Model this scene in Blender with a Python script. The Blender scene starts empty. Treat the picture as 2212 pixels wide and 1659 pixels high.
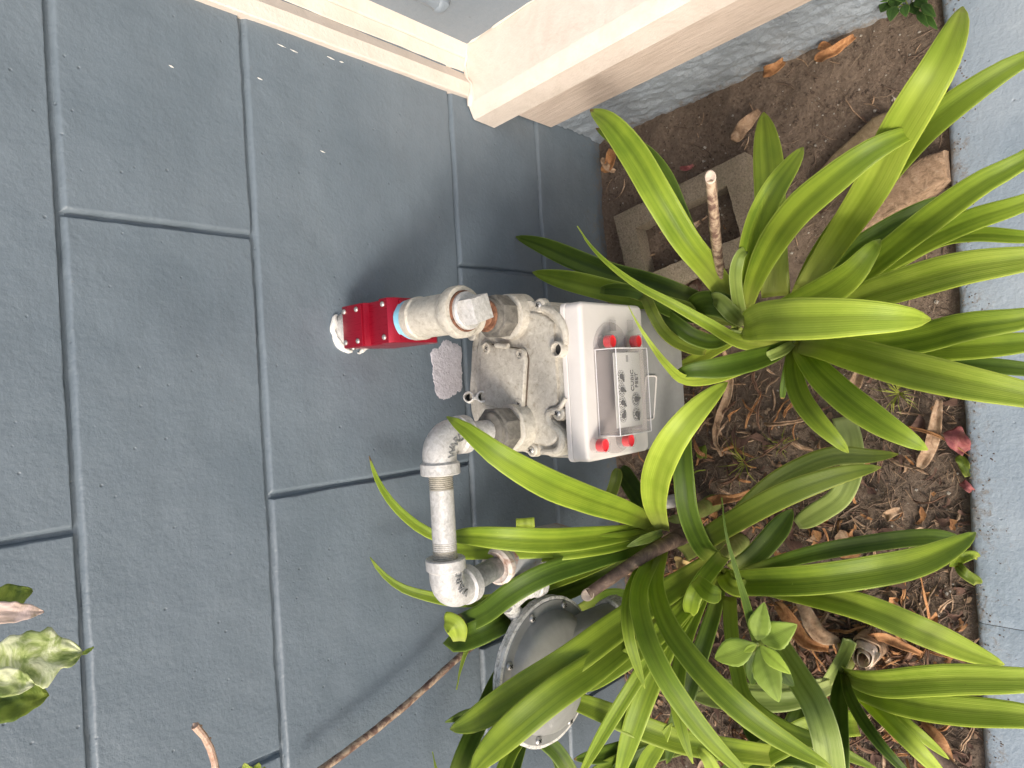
import bpy, bmesh, math, random
from math import sin, cos, pi, radians, sqrt, exp, atan2
from mathutils import Vector as V, Matrix as M, noise as NZ
SC = bpy.context.scene
COL = SC.collection
random.seed(7)

# ------------------------------------------------------------------ camera
# The phone was turned on its side: world up points to the left of the picture.
CAM = V((0.0, -0.96, 1.390))
RI = V((0.99838666, -0.04085403, -0.03943388)).normalized()   # towards the top of the picture
UP = V((0.05677196, 0.73062933, 0.68040996)).normalized()     # towards the left of the picture
FW = V((-0.00101406, 0.68155097, -0.73176994)).normalized()
FPX, PW, PH = 1480.0, 2212.0, 1659.0
cd = bpy.data.cameras.new('camera'); cam = bpy.data.objects.new('camera', cd); COL.objects.link(cam)
cm = M.Identity(4)
for i in range(3):
    cm[i][0], cm[i][1], cm[i][2], cm[i][3] = -UP[i], RI[i], -FW[i], CAM[i]
cam.matrix_world = cm
cd.sensor_width = 36.0; cd.lens = 36.0 * FPX / PW; cd.clip_start = 0.02; cd.clip_end = 300
SC.camera = cam

# ------------------------------------------------------------------ light
SUN_TO = V((0.60, 0.52, -0.58)).normalized()       # the way the light travels
world = bpy.data.worlds.new('World'); SC.world = world; world.use_nodes = True
wn = world.node_tree; wn.nodes.clear()
sky = wn.nodes.new('ShaderNodeTexSky'); sky.sky_type = 'NISHITA'; sky.sun_disc = False
sky.sun_elevation = math.asin(-SUN_TO.z)
sky.sun_rotation = atan2(-SUN_TO.x, -SUN_TO.y) % (2 * pi)
sky.air_density = 1.0; sky.dust_density = 4.0; sky.ozone_density = 1.0
bg = wn.nodes.new('ShaderNodeBackground'); bg.inputs['Strength'].default_value = 0.15
wo = wn.nodes.new('ShaderNodeOutputWorld')
wn.links.new(sky.outputs[0], bg.inputs[0]); wn.links.new(bg.outputs[0], wo.inputs[0])
sl = bpy.data.lights.new('sun', 'SUN'); sl.energy = 1.35; sl.angle = radians(14); sl.color = (1.0, 0.95, 0.88)
so = bpy.data.objects.new('sun', sl); COL.objects.link(so)
so.rotation_euler = SUN_TO.to_track_quat('-Z', 'Y').to_euler(); so.location = (-2, -2, 3)
SC.view_settings.view_transform = 'Standard'; SC.view_settings.look = 'None'
SC.view_settings.gamma = 1.0; SC.view_settings.exposure = 0.72
SC.view_settings.use_curve_mapping = False

# ------------------------------------------------------------------ where things stand
def ray(px, py):
    return RI * (-(py - PH / 2) / FPX) + UP * (-(px - PW / 2) / FPX) + FW
def at_z(px, py, z):
    d = ray(px, py); return CAM + d * ((z - CAM.z) / d.z)
def at_y(px, py, y):
    d = ray(px, py); return CAM + d * ((y - CAM.y) / d.y)
def at(p):
    return at_y(*p) if p[2] < 0 else at_z(*p)
def depth(p):
    return (p - CAM).dot(FW)

# ------------------------------------------------------------------ helpers
def rest(name, bm, mat, parent=None, org=None, smooth=True, angle=35):
    """link a bmesh (world coordinates) as one mesh object; org = origin of the thing it belongs to"""
    me = bpy.data.meshes.new(name)
    bmesh.ops.recalc_face_normals(bm, faces=bm.faces[:])
    bm.to_mesh(me); bm.free()
    if org is None:
        org = V(parent['org']) if parent is not None else V((0, 0, 0))
    me.transform(M.Translation(-org))
    if smooth:
        me.polygons.foreach_set('use_smooth', [True] * len(me.polygons))
        me.set_sharp_from_angle(angle=radians(angle))
    me.materials.append(mat)
    o = bpy.data.objects.new(name, me); COL.objects.link(o)
    if parent is not None:
        o.parent = parent
    else:
        o.location = org
    o['org'] = list(org)
    return o
def tag(o, label, cat, group=None):
    o['label'] = label; o['category'] = cat
    if group: o['group'] = group
    return o
def thing(name, label, cat, loc, group=None):
    o = bpy.data.objects.new(name, None); COL.objects.link(o)
    o.empty_display_size = 0.03; o.location = loc; o['org'] = list(loc)
    return tag(o, label, cat, group)
def structure(o):
    o['kind'] = 'structure'; return o
def stuff(o):
    o['kind'] = 'stuff'; return o

def frame_of(axis, hint=None):
    a = V(axis).normalized()
    h = V(hint) if hint is not None else (V((0, 0, 1)) if abs(a.z) < 0.9 else V((1, 0, 0)))
    x = (h - a * h.dot(a)).normalized(); y = a.cross(x)
    return x, y, a
def lathe(bm, o, axis, prof, seg=32, hint=None, caps=True, wob=0.0, sx=1.0):
    """prof: list of (distance along axis, radius)"""
    x, y, a = frame_of(axis, hint); o = V(o); rings = []
    for (h, r) in prof:
        ring = []
        for k in range(seg):
            t = 2 * pi * k / seg
            p = o + a * h + (x * cos(t) * sx + y * sin(t)) * r
            if wob: p += (x * cos(t) + y * sin(t)) * wob * NZ.noise(p * 60)
            ring.append(bm.verts.new(p))
        rings.append(ring)
    for i in range(len(rings) - 1):
        for k in range(seg):
            bm.faces.new((rings[i][k], rings[i][(k + 1) % seg], rings[i + 1][(k + 1) % seg], rings[i + 1][k]))
    if caps:
        for rg in (rings[0], rings[-1]):
            try: bm.faces.new(rg)
            except ValueError: pass
def ring_profile(bm, o, axis, prof, seg=32):
    """closed profile (a washer or collar)"""
    x, y, a = frame_of(axis); o = V(o); rings = []
    for (h, r) in prof:
        rings.append([bm.verts.new(o + a * h + (x * cos(2 * pi * k / seg) + y * sin(2 * pi * k / seg)) * r) for k in range(seg)])
    n = len(rings)
    for i in range(n):
        for k in range(seg):
            bm.faces.new((rings[i][k], rings[i][(k + 1) % seg], rings[(i + 1) % n][(k + 1) % seg], rings[(i + 1) % n][k]))
def catmull(pts, n):
    P = [pts[0] * 2 - pts[1]] + list(pts) + [pts[-1] * 2 - pts[-2]]
    fine = []
    for i in range(1, len(P) - 2):
        for j in range(12):
            t = j / 12.0
            a, b, c, d = P[i - 1], P[i], P[i + 1], P[i + 2]
            fine.append(0.5 * ((2 * b) + (c - a) * t + (2 * a - 5 * b + 4 * c - d) * t * t + (3 * b - a - 3 * c + d) * t ** 3))
    fine.append(P[-2])
    L = [0.0]
    for i in range(1, len(fine)): L.append(L[-1] + (fine[i] - fine[i - 1]).length)
    out = []; j = 0
    for k in range(n):
        s = L[-1] * k / (n - 1)
        while j < len(L) - 2 and L[j + 1] < s: j += 1
        u = (s - L[j]) / max(1e-9, L[j + 1] - L[j]); out.append(fine[j].lerp(fine[j + 1], min(1, max(0, u))))
    return out, L[-1]
def tube(bm, pts, rad, seg=16, n=None, wob=0.0, caps=True):
    pts = [V(p) for p in pts]
    n = n or max(2, len(pts))
    if len(pts) > 2 or n > 2: path, _ = catmull(pts, n) if len(pts) > 1 else (pts, 0)
    else: path = pts
    N = len(path)
    rr = [rad] * N if not isinstance(rad, (list, tuple)) else [
        rad[min(len(rad) - 1, int(i / (N - 1) * (len(rad) - 1)))] * (1 - (i / (N - 1) * (len(rad) - 1)) % 1) +
        rad[min(len(rad) - 1, int(i / (N - 1) * (len(rad) - 1)) + 1)] * ((i / (N - 1) * (len(rad) - 1)) % 1) for i in range(N)]
    prev = None; rings = []
    for i, p in enumerate(path):
        t = (path[min(N - 1, i + 1)] - path[max(0, i - 1)]).normalized()
        if prev is None: x, y, _ = frame_of(t)
        else:
            x = (prev - t * prev.dot(t)).normalized(); y = t.cross(x)
        prev = x; ring = []
        for k in range(seg):
            a = 2 * pi * k / seg; d = x * cos(a) + y * sin(a); q = p + d * rr[i]
            if wob: q += d * wob * NZ.noise(q * 50)
            ring.append(bm.verts.new(q))
        rings.append(ring)
    for i in range(N - 1):
        for k in range(seg):
            bm.faces.new((rings[i][k], rings[i][(k + 1) % seg], rings[i + 1][(k + 1) % seg], rings[i + 1][k]))
    if caps:
        bm.faces.new(rings[0]); bm.faces.new(rings[-1])
def box(bm, lo, hi, bev=0.0, seg=2):
    lo, hi = V(lo), V(hi)
    r = bmesh.ops.create_cube(bm, size=1.0)
    vs = r['verts']
    for v in vs:
        v.co = V([(lo[i] + hi[i]) / 2 + v.co[i] * (hi[i] - lo[i]) for i in range(3)])
    if bev:
        es = list({e for v in vs for e in v.link_edges})
        bmesh.ops.bevel(bm, geom=es, offset=bev, segments=seg, affect='EDGES', profile=0.5)
def prism(bm, outline, d, bev=0.0, seg=3, both=False):
    """outline: world points (planar), extruded by vector d; the far rim is bevelled"""
    vs = [bm.verts.new(p) for p in outline]
    f = bm.faces.new(vs)
    r = bmesh.ops.extrude_face_region(bm, geom=[f])
    nv = [g for g in r['geom'] if isinstance(g, bmesh.types.BMVert)]
    for v in nv: v.co += V(d)
    if bev:
        s = set(nv); es = [e for e in {e for v in nv for e in v.link_edges} if e.verts[0] in s and e.verts[1] in s]
        if both:
            s2 = set(vs); es += [e for e in {e for v in vs for e in v.link_edges} if e.verts[0] in s2 and e.verts[1] in s2]
        bmesh.ops.bevel(bm, geom=es, offset=bev, segments=seg, affect='EDGES', profile=0.5)
def rounded(pts, r, n=5):
    """round the corners of a closed outline"""
    out = []; N = len(pts)
    for i in range(N):
        p, a, b = V(pts[i]), V(pts[i - 1]), V(pts[(i + 1) % N])
        rr = r[i] if isinstance(r, (list, tuple)) else r
        da, db = (a - p), (b - p)
        k = min(rr, da.length * 0.48, db.length * 0.48)
        A = p + da.normalized() * k; B = p + db.normalized() * k
        for j in range(n + 1):
            t = j / n; out.append(A * (1 - t) ** 2 + p * 2 * t * (1 - t) + B * t * t)
    return out
def smooth_outline(pts, n):
    pts = [V(p) for p in pts]; N = len(pts); out = []
    for i in range(N):
        a, b, c, d = pts[i - 1], pts[i], pts[(i + 1) % N], pts[(i + 2) % N]
        for j in range(n):
            t = j / n
            out.append(0.5 * ((2 * b) + (c - a) * t + (2 * a - 5 * b + 4 * c - d) * t * t + (3 * b - a - 3 * c + d) * t ** 3))
    return out
def text_bm(s, size, thick, mat4):
    cu = bpy.data.curves.new('t', 'FONT'); cu.body = s; cu.size = size; cu.extrude = thick; cu.align_x = 'CENTER'; cu.align_y = 'CENTER'
    cu.resolution_u = 3
    o = bpy.data.objects.new('t', cu); COL.objects.link(o)
    bpy.context.view_layer.update()
    me = bpy.data.meshes.new_from_object(o.evaluated_get(bpy.context.evaluated_depsgraph_get()))
    bpy.data.objects.remove(o); bm = bmesh.new(); bm.from_mesh(me); bpy.data.meshes.remove(me)
    bmesh.ops.transform(bm, matrix=mat4, verts=bm.verts[:]); return bm
def basis(o, x, y):
    x = V(x).normalized(); y = (V(y) - x * V(y).dot(x)).normalized(); z = x.cross(y); m = M.Identity(4)
    for i in range(3): m[i][0], m[i][1], m[i][2], m[i][3] = x[i], y[i], z[i], o[i]
    return m

# ------------------------------------------------------------------ materials
def new_mat(name):
    m = bpy.data.materials.new(name); m.use_nodes = True; nt = m.node_tree
    return m, nt, nt.nodes['Principled BSDF']
def nd(nt, t, **kw):
    n = nt.nodes.new(t)
    for k, v in kw.items():
        if k in n.inputs: n.inputs[k].default_value = v
        else: setattr(n, k, v)
    return n
def ramp(nt, fac, stops):
    r = nt.nodes.new('ShaderNodeValToRGB'); cr = r.color_ramp
    while len(cr.elements) < len(stops): cr.elements.new(0.5)
    for e, (p, c) in zip(cr.elements, stops):
        e.position = p; e.color = (c, c, c, 1) if not isinstance(c, tuple) else tuple(c) + (1,)
    nt.links.new(fac, r.inputs[0]); return r.outputs[0]
def noise(nt, vec, scale, detail=6, rough=0.6, dist=0.0):
    n = nd(nt, 'ShaderNodeTexNoise', Scale=scale, Detail=detail, Roughness=rough, Distortion=dist)
    if vec is not None: nt.links.new(vec, n.inputs['Vector'])
    return n.outputs['Fac']
def mixc(nt, f, a, b):
    m = nt.nodes.new('ShaderNodeMix'); m.data_type = 'RGBA'
    for s, v in ((0, f), (6, a), (7, b)):
        if hasattr(v, 'is_linked'): nt.links.new(v, m.inputs[s])
        else: m.inputs[s].default_value = v if not isinstance(v, tuple) else tuple(v) + (1,)
    return m.outputs[2]
def math_(nt, op, a, b=0.0):
    m = nt.nodes.new('ShaderNodeMath'); m.operation = op
    for i, v in enumerate((a, b)):
        if hasattr(v, 'is_linked'): nt.links.new(v, m.inputs[i])
        else: m.inputs[i].default_value = v
    return m.outputs[0]
def bump(nt, bs, h, strength, distance, chain=None):
    b = nd(nt, 'ShaderNodeBump', Strength=strength, Distance=distance)
    nt.links.new(h, b.inputs['Height'])
    if chain is not None: nt.links.new(chain, b.inputs['Normal'])
    if bs is not None: nt.links.new(b.outputs[0], bs.inputs['Normal'])
    return b.outputs[0]
def geo_pos(nt):
    return nt.nodes.new('ShaderNodeNewGeometry').outputs['Position']

def painted_wall(name, c, c2, fine=1.0, rough=0.5, coarse=0.6, splash=None):
    m, nt, bs = new_mat(name); p = geo_pos(nt)
    big = noise(nt, p, 4.5, 4, 0.6); sm = noise(nt, p, 130, 3, 0.6)
    col = mixc(nt, ramp(nt, big, [(0.3, 0.0), (0.7, 1.0)]), c, c2)
    dirt = ramp(nt, noise(nt, p, 22, 8, 0.7, 1.0), [(0.55, 0.0), (0.75, 1.0)])
    col = mixc(nt, math_(nt, 'MULTIPLY', dirt, 0.18), col, tuple(x * 0.55 for x in c))
    sp = nd(nt, 'ShaderNodeTexVoronoi', Scale=38.0, Randomness=1.0); nt.links.new(p, sp.inputs['Vector'])
    spk = ramp(nt, sp.outputs['Distance'], [(0.04, 1.0), (0.06, 0.0)])
    col = mixc(nt, math_(nt, 'MULTIPLY', spk, 0.35), col, (0.08, 0.09, 0.10))
    if splash:
        # dried soil and lichen specks: thick near the bed (splash = axis, start, end), with their own ragged shapes
        sx = nt.nodes.new('ShaderNodeSeparateXYZ'); nt.links.new(p, sx.inputs[0]); ax, a0, a1 = splash
        mr = nt.nodes.new('ShaderNodeMapRange'); nt.links.new(sx.outputs[ax], mr.inputs[0])
        mr.inputs[1].default_value = a0; mr.inputs[2].default_value = a1; mr.inputs[3].default_value = 0.20; mr.inputs[4].default_value = 0.0
        n_ = noise(nt, p, 70, 8, 0.8, 0.5); n2_ = noise(nt, p, 9, 3, 0.6)
        thr = math_(nt, 'ADD', math_(nt, 'ADD', n_, mr.outputs[0]), math_(nt, 'MULTIPLY', n2_, 0.22))
        col = mixc(nt, math_(nt, 'MULTIPLY', ramp(nt, thr, [(0.76, 0.0), (0.86, 1.0)]), 0.7), col, (0.20, 0.165, 0.125))
    # thicker and thinner brush coats
    mp = nd(nt, 'ShaderNodeMapping'); mp.inputs['Scale'].default_value = (3, 3, 16); nt.links.new(p, mp.inputs['Vector'])
    coat = noise(nt, mp.outputs[0], 1.0, 5, 0.65, 0.8)
    col = mixc(nt, math_(nt, 'MULTIPLY', ramp(nt, coat, [(0.35, 1.0), (0.65, 0.0)]), 0.16), col, tuple(x * 0.7 for x in c))
    nt.links.new(col, bs.inputs['Base Color'])
    nt.links.new(ramp(nt, sm, [(0.3, rough - 0.06), (0.7, rough + 0.1)]), bs.inputs['Roughness'])
    b1 = bump(nt, None, noise(nt, p, 28, 5, 0.65), coarse, 0.004)
    b2 = bump(nt, None, sm, 0.55 * fine, 0.0018, b1)
    pit = ramp(nt, sp.outputs['Distance'], [(0.03, 0.0), (0.09, 1.0)])
    bump(nt, bs, pit, 0.5, 0.002, b2)
    return m
WALL = painted_wall('blue grey wall paint', (0.120, 0.154, 0.184), (0.160, 0.196, 0.228), 1.0, 0.46, 0.40, splash=(2, 0.0, 0.10))
PANEL = painted_wall('blue grey smooth panel paint', (0.18, 0.215, 0.25), (0.20, 0.235, 0.27), 0.5)
STUCCO = painted_wall('rough grey stucco paint', (0.20, 0.235, 0.268), (0.30, 0.335, 0.368), 2.0, 0.55, 1.6, splash=(2, 0.0, 0.07))
KERB = painted_wall('pale grey kerb paint', (0.22, 0.275, 0.325), (0.34, 0.39, 0.43), 1.2, 0.5, 0.5, splash=(1, -0.725, -0.80))

def mottled(name, cols, scale=60, rough=0.55, metal=0.0, bmp=0.35, bs_scale=None, stain=None, stain_amt=0.6, stain_scale=14, stain_lo=0.55):
    m, nt, bs = new_mat(name); p = geo_pos(nt)
    n1 = noise(nt, p, scale, 7, 0.68, 0.6)
    st = [(0.30 + 0.42 * i / (len(cols) - 1), c) for i, c in enumerate(cols)]
    col = ramp(nt, n1, st)
    if stain:
        s = ramp(nt, noise(nt, p, stain_scale, 8, 0.72, 0.8), [(stain_lo, 0.0), (stain_lo + 0.13, 1.0)])
        col = mixc(nt, math_(nt, 'MULTIPLY', s, stain_amt), col, stain)
    nt.links.new(col, bs.inputs['Base Color'])
    bs.inputs['Metallic'].default_value = metal
    nt.links.new(ramp(nt, n1, [(0.3, rough + 0.12), (0.7, rough - 0.08)]), bs.inputs['Roughness'])
    b1 = bump(nt, None, noise(nt, p, (bs_scale or scale * 3), 5, 0.65), bmp, 0.0015)
    bump(nt, bs, n1, bmp, 0.002, b1)
    return m
CREAM = mottled('cream gloss trim paint', [(0.60, 0.525, 0.45), (0.68, 0.60, 0.525), (0.73, 0.655, 0.58)], 14, 0.42, 0, 0.7, 120, (0.42, 0.30, 0.20), 0.35, 60, 0.62)
def wood_paint():
    m, nt, bs = new_mat('cream painted rough sawn wood'); p = geo_pos(nt)
    mp = nd(nt, 'ShaderNodeMapping'); mp.inputs['Scale'].default_value = (130, 9, 130); nt.links.new(p, mp.inputs['Vector'])
    g = noise(nt, mp.outputs[0], 1.0, 6, 0.7)
    nt.links.new(mixc(nt, ramp(nt, g, [(0.35, 0.0), (0.6, 1.0)]), (0.52, 0.425, 0.35), (0.62, 0.52, 0.44)), bs.inputs['Base Color'])
    bs.inputs['Roughness'].default_value = 0.5
    bump(nt, bs, g, 0.7, 0.003); return m
ROUGHWOOD = wood_paint()
CAST = mottled('weathered cream cast aluminium', [(0.34, 0.30, 0.235), (0.49, 0.455, 0.385), (0.56, 0.525, 0.45), (0.66, 0.63, 0.56)], 130, 0.5, 0.15, 0.5, 300, (0.25, 0.20, 0.14), 0.55, 26, 0.57)
CASTW = mottled('chalky white weathered casting', [(0.26, 0.25, 0.21), (0.68, 0.665, 0.62), (0.82, 0.80, 0.76)], 140, 0.55, 0.1, 0.6, 300, (0.20, 0.17, 0.13), 0.4, 24, 0.58)
GALV = mottled('mottled galvanised pipe', [(0.33, 0.32, 0.295), (0.45, 0.44, 0.42), (0.54, 0.53, 0.51), (0.66, 0.65, 0.63)], 150, 0.45, 0.15, 0.4, 400, (0.33, 0.30, 0.22), 0.5, 30, 0.58)
GALVD = mottled('dull zinc grey pipe', [(0.16, 0.165, 0.16), (0.25, 0.255, 0.25), (0.36, 0.36, 0.35)], 90, 0.45, 0.4, 0.3, 300, (0.25, 0.14, 0.07), 0.6, 26, 0.62)
NUTM = mottled('dark oxidised union nut', [(0.09, 0.085, 0.075), (0.17, 0.16, 0.14), (0.27, 0.25, 0.22)], 70, 0.55, 0.3, 0.5, 260, (0.36, 0.33, 0.28), 0.5, 40, 0.58)
RUST = mottled('orange brown rust', [(0.06, 0.03, 0.02), (0.20, 0.085, 0.045), (0.36, 0.19, 0.11)], 75, 0.8, 0, 0.7, 400)
THREAD = mottled('pale brassy pipe thread', [(0.34, 0.31, 0.25), (0.58, 0.55, 0.48)], 120, 0.4, 0.4, 0.3)
GREYP = mottled('smooth mid grey enamel', [(0.26, 0.265, 0.26), (0.31, 0.315, 0.305)], 30, 0.38, 0, 0.12, 200, (0.13, 0.11, 0.08), 0.35, 16, 0.62)
REGG = mottled('dull grey regulator paint', [(0.235, 0.235, 0.22), (0.30, 0.30, 0.285)], 25, 0.4, 0.1, 0.15, 260, (0.62, 0.61, 0.57), 0.9, 15, 0.64)
PLAST = mottled('off white index box plastic', [(0.60, 0.565, 0.53), (0.66, 0.625, 0.59)], 20, 0.42, 0, 0.08, 200)
CAULK = mottled('white caulk smear', [(0.60, 0.59, 0.55), (0.82, 0.81, 0.77)], 60, 0.5, 0, 0.5)
TAPE = mottled('light blue thread seal', [(0.20, 0.50, 0.66), (0.32, 0.62, 0.76)], 90, 0.5, 0, 0.5)
BARE = mottled('rough lilac grey bare render', [(0.44, 0.42, 0.455), (0.58, 0.56, 0.60), (0.66, 0.64, 0.68)], 120, 0.8, 0, 1.0, 260)
SCREW = mottled('dull steel screw', [(0.30, 0.29, 0.27), (0.62, 0.61, 0.58)], 160, 0.35, 0.7, 0.2)
DARK, _nt, _bs = new_mat('dark hollow'); _bs.inputs['Base Color'].default_value = (0.03, 0.03, 0.028, 1); _bs.inputs['Roughness'].default_value = 0.8
INK, _nt, _bs = new_mat('black printed ink'); _bs.inputs['Base Color'].default_value = (0.02, 0.02, 0.02, 1); _bs.inputs['Roughness'].default_value = 0.6
FACE, _nt, _bs = new_mat('white dial face'); _bs.inputs['Base Color'].default_value = (0.74, 0.74, 0.69, 1); _bs.inputs['Roughness'].default_value = 0.5
REDP, _nt, _bs = new_mat('bright red plastic plug'); _bs.inputs['Base Color'].default_value = (0.78, 0.03, 0.04, 1); _bs.inputs['Roughness'].default_value = 0.4
def red_anod():
    m, nt, bs = new_mat('red anodised aluminium'); p = geo_pos(nt)
    mp = nd(nt, 'ShaderNodeMapping'); mp.inputs['Scale'].default_value = (900, 40, 900); nt.links.new(p, mp.inputs['Vector'])
    g = noise(nt, mp.outputs[0], 1.0, 4, 0.6)
    nt.links.new(mixc(nt, g, (0.25, 0.004, 0.018), (0.36, 0.008, 0.028)), bs.inputs['Base Color'])
    bs.inputs['Metallic'].default_value = 0.45; nt.links.new(ramp(nt, g, [(0.3, 0.25), (0.7, 0.38)]), bs.inputs['Roughness'])
    bump(nt, bs, g, 0.06, 0.001); return m
RED = red_anod()
def clear_plastic():
    m, nt, bs = new_mat('clear polycarbonate')
    bs.inputs['Base Color'].default_value = (0.93, 0.92, 0.92, 1); bs.inputs['Transmission Weight'].default_value = 1.0
    bs.inputs['Roughness'].default_value = 0.06; bs.inputs['IOR'].default_value = 1.3
    tr = nt.nodes.new('ShaderNodeBsdfTransparent'); tr.inputs[0].default_value = (0.94, 0.93, 0.93, 1)
    df = nt.nodes.new('ShaderNodeBsdfPrincipled'); df.inputs['Base Color'].default_value = (0.75, 0.73, 0.73, 1); df.inputs['Roughness'].default_value = 0.12
    mx = nt.nodes.new('ShaderNodeMixShader'); fr = nd(nt, 'ShaderNodeLayerWeight', Blend=0.5)
    hz = math_(nt, 'ADD', math_(nt, 'MULTIPLY', math_(nt, 'POWER', fr.outputs['Facing'], 3.0), 0.55), 0.045)
    nt.links.new(hz, mx.inputs[0])
    nt.links.new(tr.outputs[0], mx.inputs[1]); nt.links.new(df.outputs[0], mx.inputs[2])
    nt.links.new(mx.outputs[0], nt.nodes['Material Output'].inputs[0]); return m
CLEAR = clear_plastic()

def leaf_mat(name, c, c_dark, edge, base_c, trans=0.32, rough=0.47, bands=1.0):
    m, nt, bs = new_mat(name)
    uv = nt.nodes.new('ShaderNodeUVMap').outputs[0]
    sep = nt.nodes.new('ShaderNodeSeparateXYZ'); nt.links.new(uv, sep.inputs[0])
    oi = nt.nodes.new('ShaderNodeObjectInfo')
    mp = nt.nodes.new('ShaderNodeMapping'); mp.inputs['Scale'].default_value = (60, 1.2, 1); nt.links.new(uv, mp.inputs['Vector'])
    cmb = nt.nodes.new('ShaderNodeVectorMath'); cmb.operation = 'ADD'
    nt.links.new(mp.outputs[0], cmb.inputs[0]); nt.links.new(oi.outputs['Location'], cmb.inputs[1])
    st = noise(nt, cmb.outputs[0], 1.0, 3, 0.6)
    mp2 = nt.nodes.new('ShaderNodeMapping'); mp2.inputs['Scale'].default_value = (7.5, 0.9, 1); nt.links.new(uv, mp2.inputs['Vector'])
    cm2 = nt.nodes.new('ShaderNodeVectorMath'); cm2.operation = 'ADD'; nt.links.new(mp2.outputs[0], cm2.inputs[0])
    rv = nt.nodes.new('ShaderNodeCombineXYZ'); nt.links.new(math_(nt, 'MULTIPLY', oi.outputs['Random'], 37.0), rv.inputs[1]); nt.links.new(rv.outputs[0], cm2.inputs[1])
    band = noise(nt, cm2.outputs[0], 1.0, 2, 0.5)
    pos = geo_pos(nt); patch = noise(nt, pos, 11, 4, 0.6)
    col = mixc(nt, ramp(nt, math_(nt, 'ADD', math_(nt, 'MULTIPLY', st, 0.22), math_(nt, 'ADD', math_(nt, 'MULTIPLY', band, 0.36 * bands), math_(nt, 'MULTIPLY', patch, 0.78 - 0.36 * bands))), [(0.40, 0.0), (0.58, 1.0)]), c_dark, c)
    du = math_(nt, 'ABSOLUTE', math_(nt, 'SUBTRACT', sep.outputs[0], 0.5))
    rib = ramp(nt, du, [(0.0, 1.0), (0.03, 0.85), (0.13, 0.0)])
    col = mixc(nt, math_(nt, 'MULTIPLY', rib, 0.55), col, tuple(x * 0.62 for x in c_dark))
    eg = ramp(nt, du, [(0.455, 0.0), (0.488, 1.0)])
    col = mixc(nt, math_(nt, 'MULTIPLY', eg, 0.8), col, edge)
    bb = ramp(nt, sep.outputs[1], [(0.74, 0.0), (0.97, 1.0)])
    col = mixc(nt, math_(nt, 'MULTIPLY', bb, 0.80), col, base_c)
    tp = ramp(nt, sep.outputs[1], [(0.0, 1.0), (0.012, 0.6), (0.04, 0.0)])
    col = mixc(nt, tp, col, edge)
    bt = math_(nt, 'GREATER_THAN', oi.outputs['Random'], 0.88); nb = noise(nt, pos, 60, 3, 0.7)
    edge_y = math_(nt, 'ADD', sep.outputs[1], math_(nt, 'MULTIPLY', nb, 0.035))
    col = mixc(nt, math_(nt, 'MULTIPLY', bt, ramp(nt, edge_y, [(0.030, 1.0), (0.042, 0.0)])), col, (0.30, 0.17, 0.07))
    spot = ramp(nt, noise(nt, pos, 210, 2, 0.5), [(0.735, 0.0), (0.76, 1.0)]); zone = ramp(nt, noise(nt, pos, 7, 2, 0.5), [(0.52, 0.0), (0.62, 1.0)])
    col = mixc(nt, math_(nt, 'MULTIPLY', math_(nt, 'MULTIPLY', spot, zone), 0.6), col, (0.16, 0.12, 0.03))
    blem = ramp(nt, noise(nt, pos, 95, 4, 0.7), [(0.70, 0.0), (0.76, 1.0)])
    col = mixc(nt, math_(nt, 'MULTIPLY', blem, 0.45), col, tuple(min(1, x * 1.9 + 0.03) for x in c))
    rnd = math_(nt, 'ADD', math_(nt, 'MULTIPLY', oi.outputs['Random'], 0.30), 0.85)
    hs = nd(nt, 'ShaderNodeHueSaturation', Saturation=1.0); nt.links.new(col, hs.inputs['Color']); nt.links.new(rnd, hs.inputs['Value'])
    col = hs.outputs[0]
    nt.links.new(col, bs.inputs['Base Color']); bs.inputs['Roughness'].default_value = rough; bs.inputs['Specular IOR Level'].default_value = 0.32
    wv = nd(nt, 'ShaderNodeTexWave', Scale=5.2, Distortion=0.6, Detail=1.0); wv.bands_direction = 'X'; nt.links.new(uv, wv.inputs['Vector'])
    b0 = bump(nt, None, band, 0.22 * bands, 0.003); b1 = bump(nt, None, wv.outputs['Fac'], 0.22, 0.0009, b0)
    bn = bump(nt, bs, patch, 0.25, 0.004, b1)
    tl = nt.nodes.new('ShaderNodeBsdfTranslucent'); nt.links.new(mixc(nt, 0.5, col, tuple(min(1, x * 1.8) for x in c)), tl.inputs[0])
    mx = nt.nodes.new('ShaderNodeMixShader'); mx.inputs[0].default_value = trans
    nt.links.new(bs.outputs[0], mx.inputs[1]); nt.links.new(tl.outputs[0], mx.inputs[2])
    nt.links.new(mx.outputs[0], nt.nodes['Material Output'].inputs[0]); return m
LEAF = {
 'm': leaf_mat('mid green strap leaf', (0.29, 0.385, 0.036), (0.15, 0.235, 0.019), (0.46, 0.56, 0.09), (0.46, 0.50, 0.10)),
 'l': leaf_mat('light yellow green strap leaf', (0.40, 0.49, 0.065), (0.25, 0.345, 0.032), (0.56, 0.65, 0.10), (0.48, 0.53, 0.14)),
 'd': leaf_mat('dark green strap leaf', (0.110, 0.180, 0.018), (0.050, 0.095, 0.008), (0.26, 0.36, 0.06), (0.34, 0.40, 0.08)),
 'p': leaf_mat('pale greyish green strap leaf', (0.34, 0.42, 0.11), (0.21, 0.29, 0.06), (0.50, 0.58, 0.22), (0.46, 0.52, 0.20)),
 'o': leaf_mat('dull olive strap leaf', (0.155, 0.205, 0.025), (0.095, 0.145, 0.015), (0.33, 0.36, 0.06), (0.32, 0.36, 0.08)),
}
BROAD = leaf_mat('fresh broad seedling leaf', (0.38, 0.50, 0.085), (0.26, 0.38, 0.055), (0.46, 0.60, 0.16), (0.40, 0.52, 0.13), bands=0.1)
BROADY = leaf_mat('young yellow green seedling leaf', (0.48, 0.62, 0.09), (0.36, 0.50, 0.06), (0.62, 0.74, 0.16), (0.55, 0.66, 0.13), bands=0.1)
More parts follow.
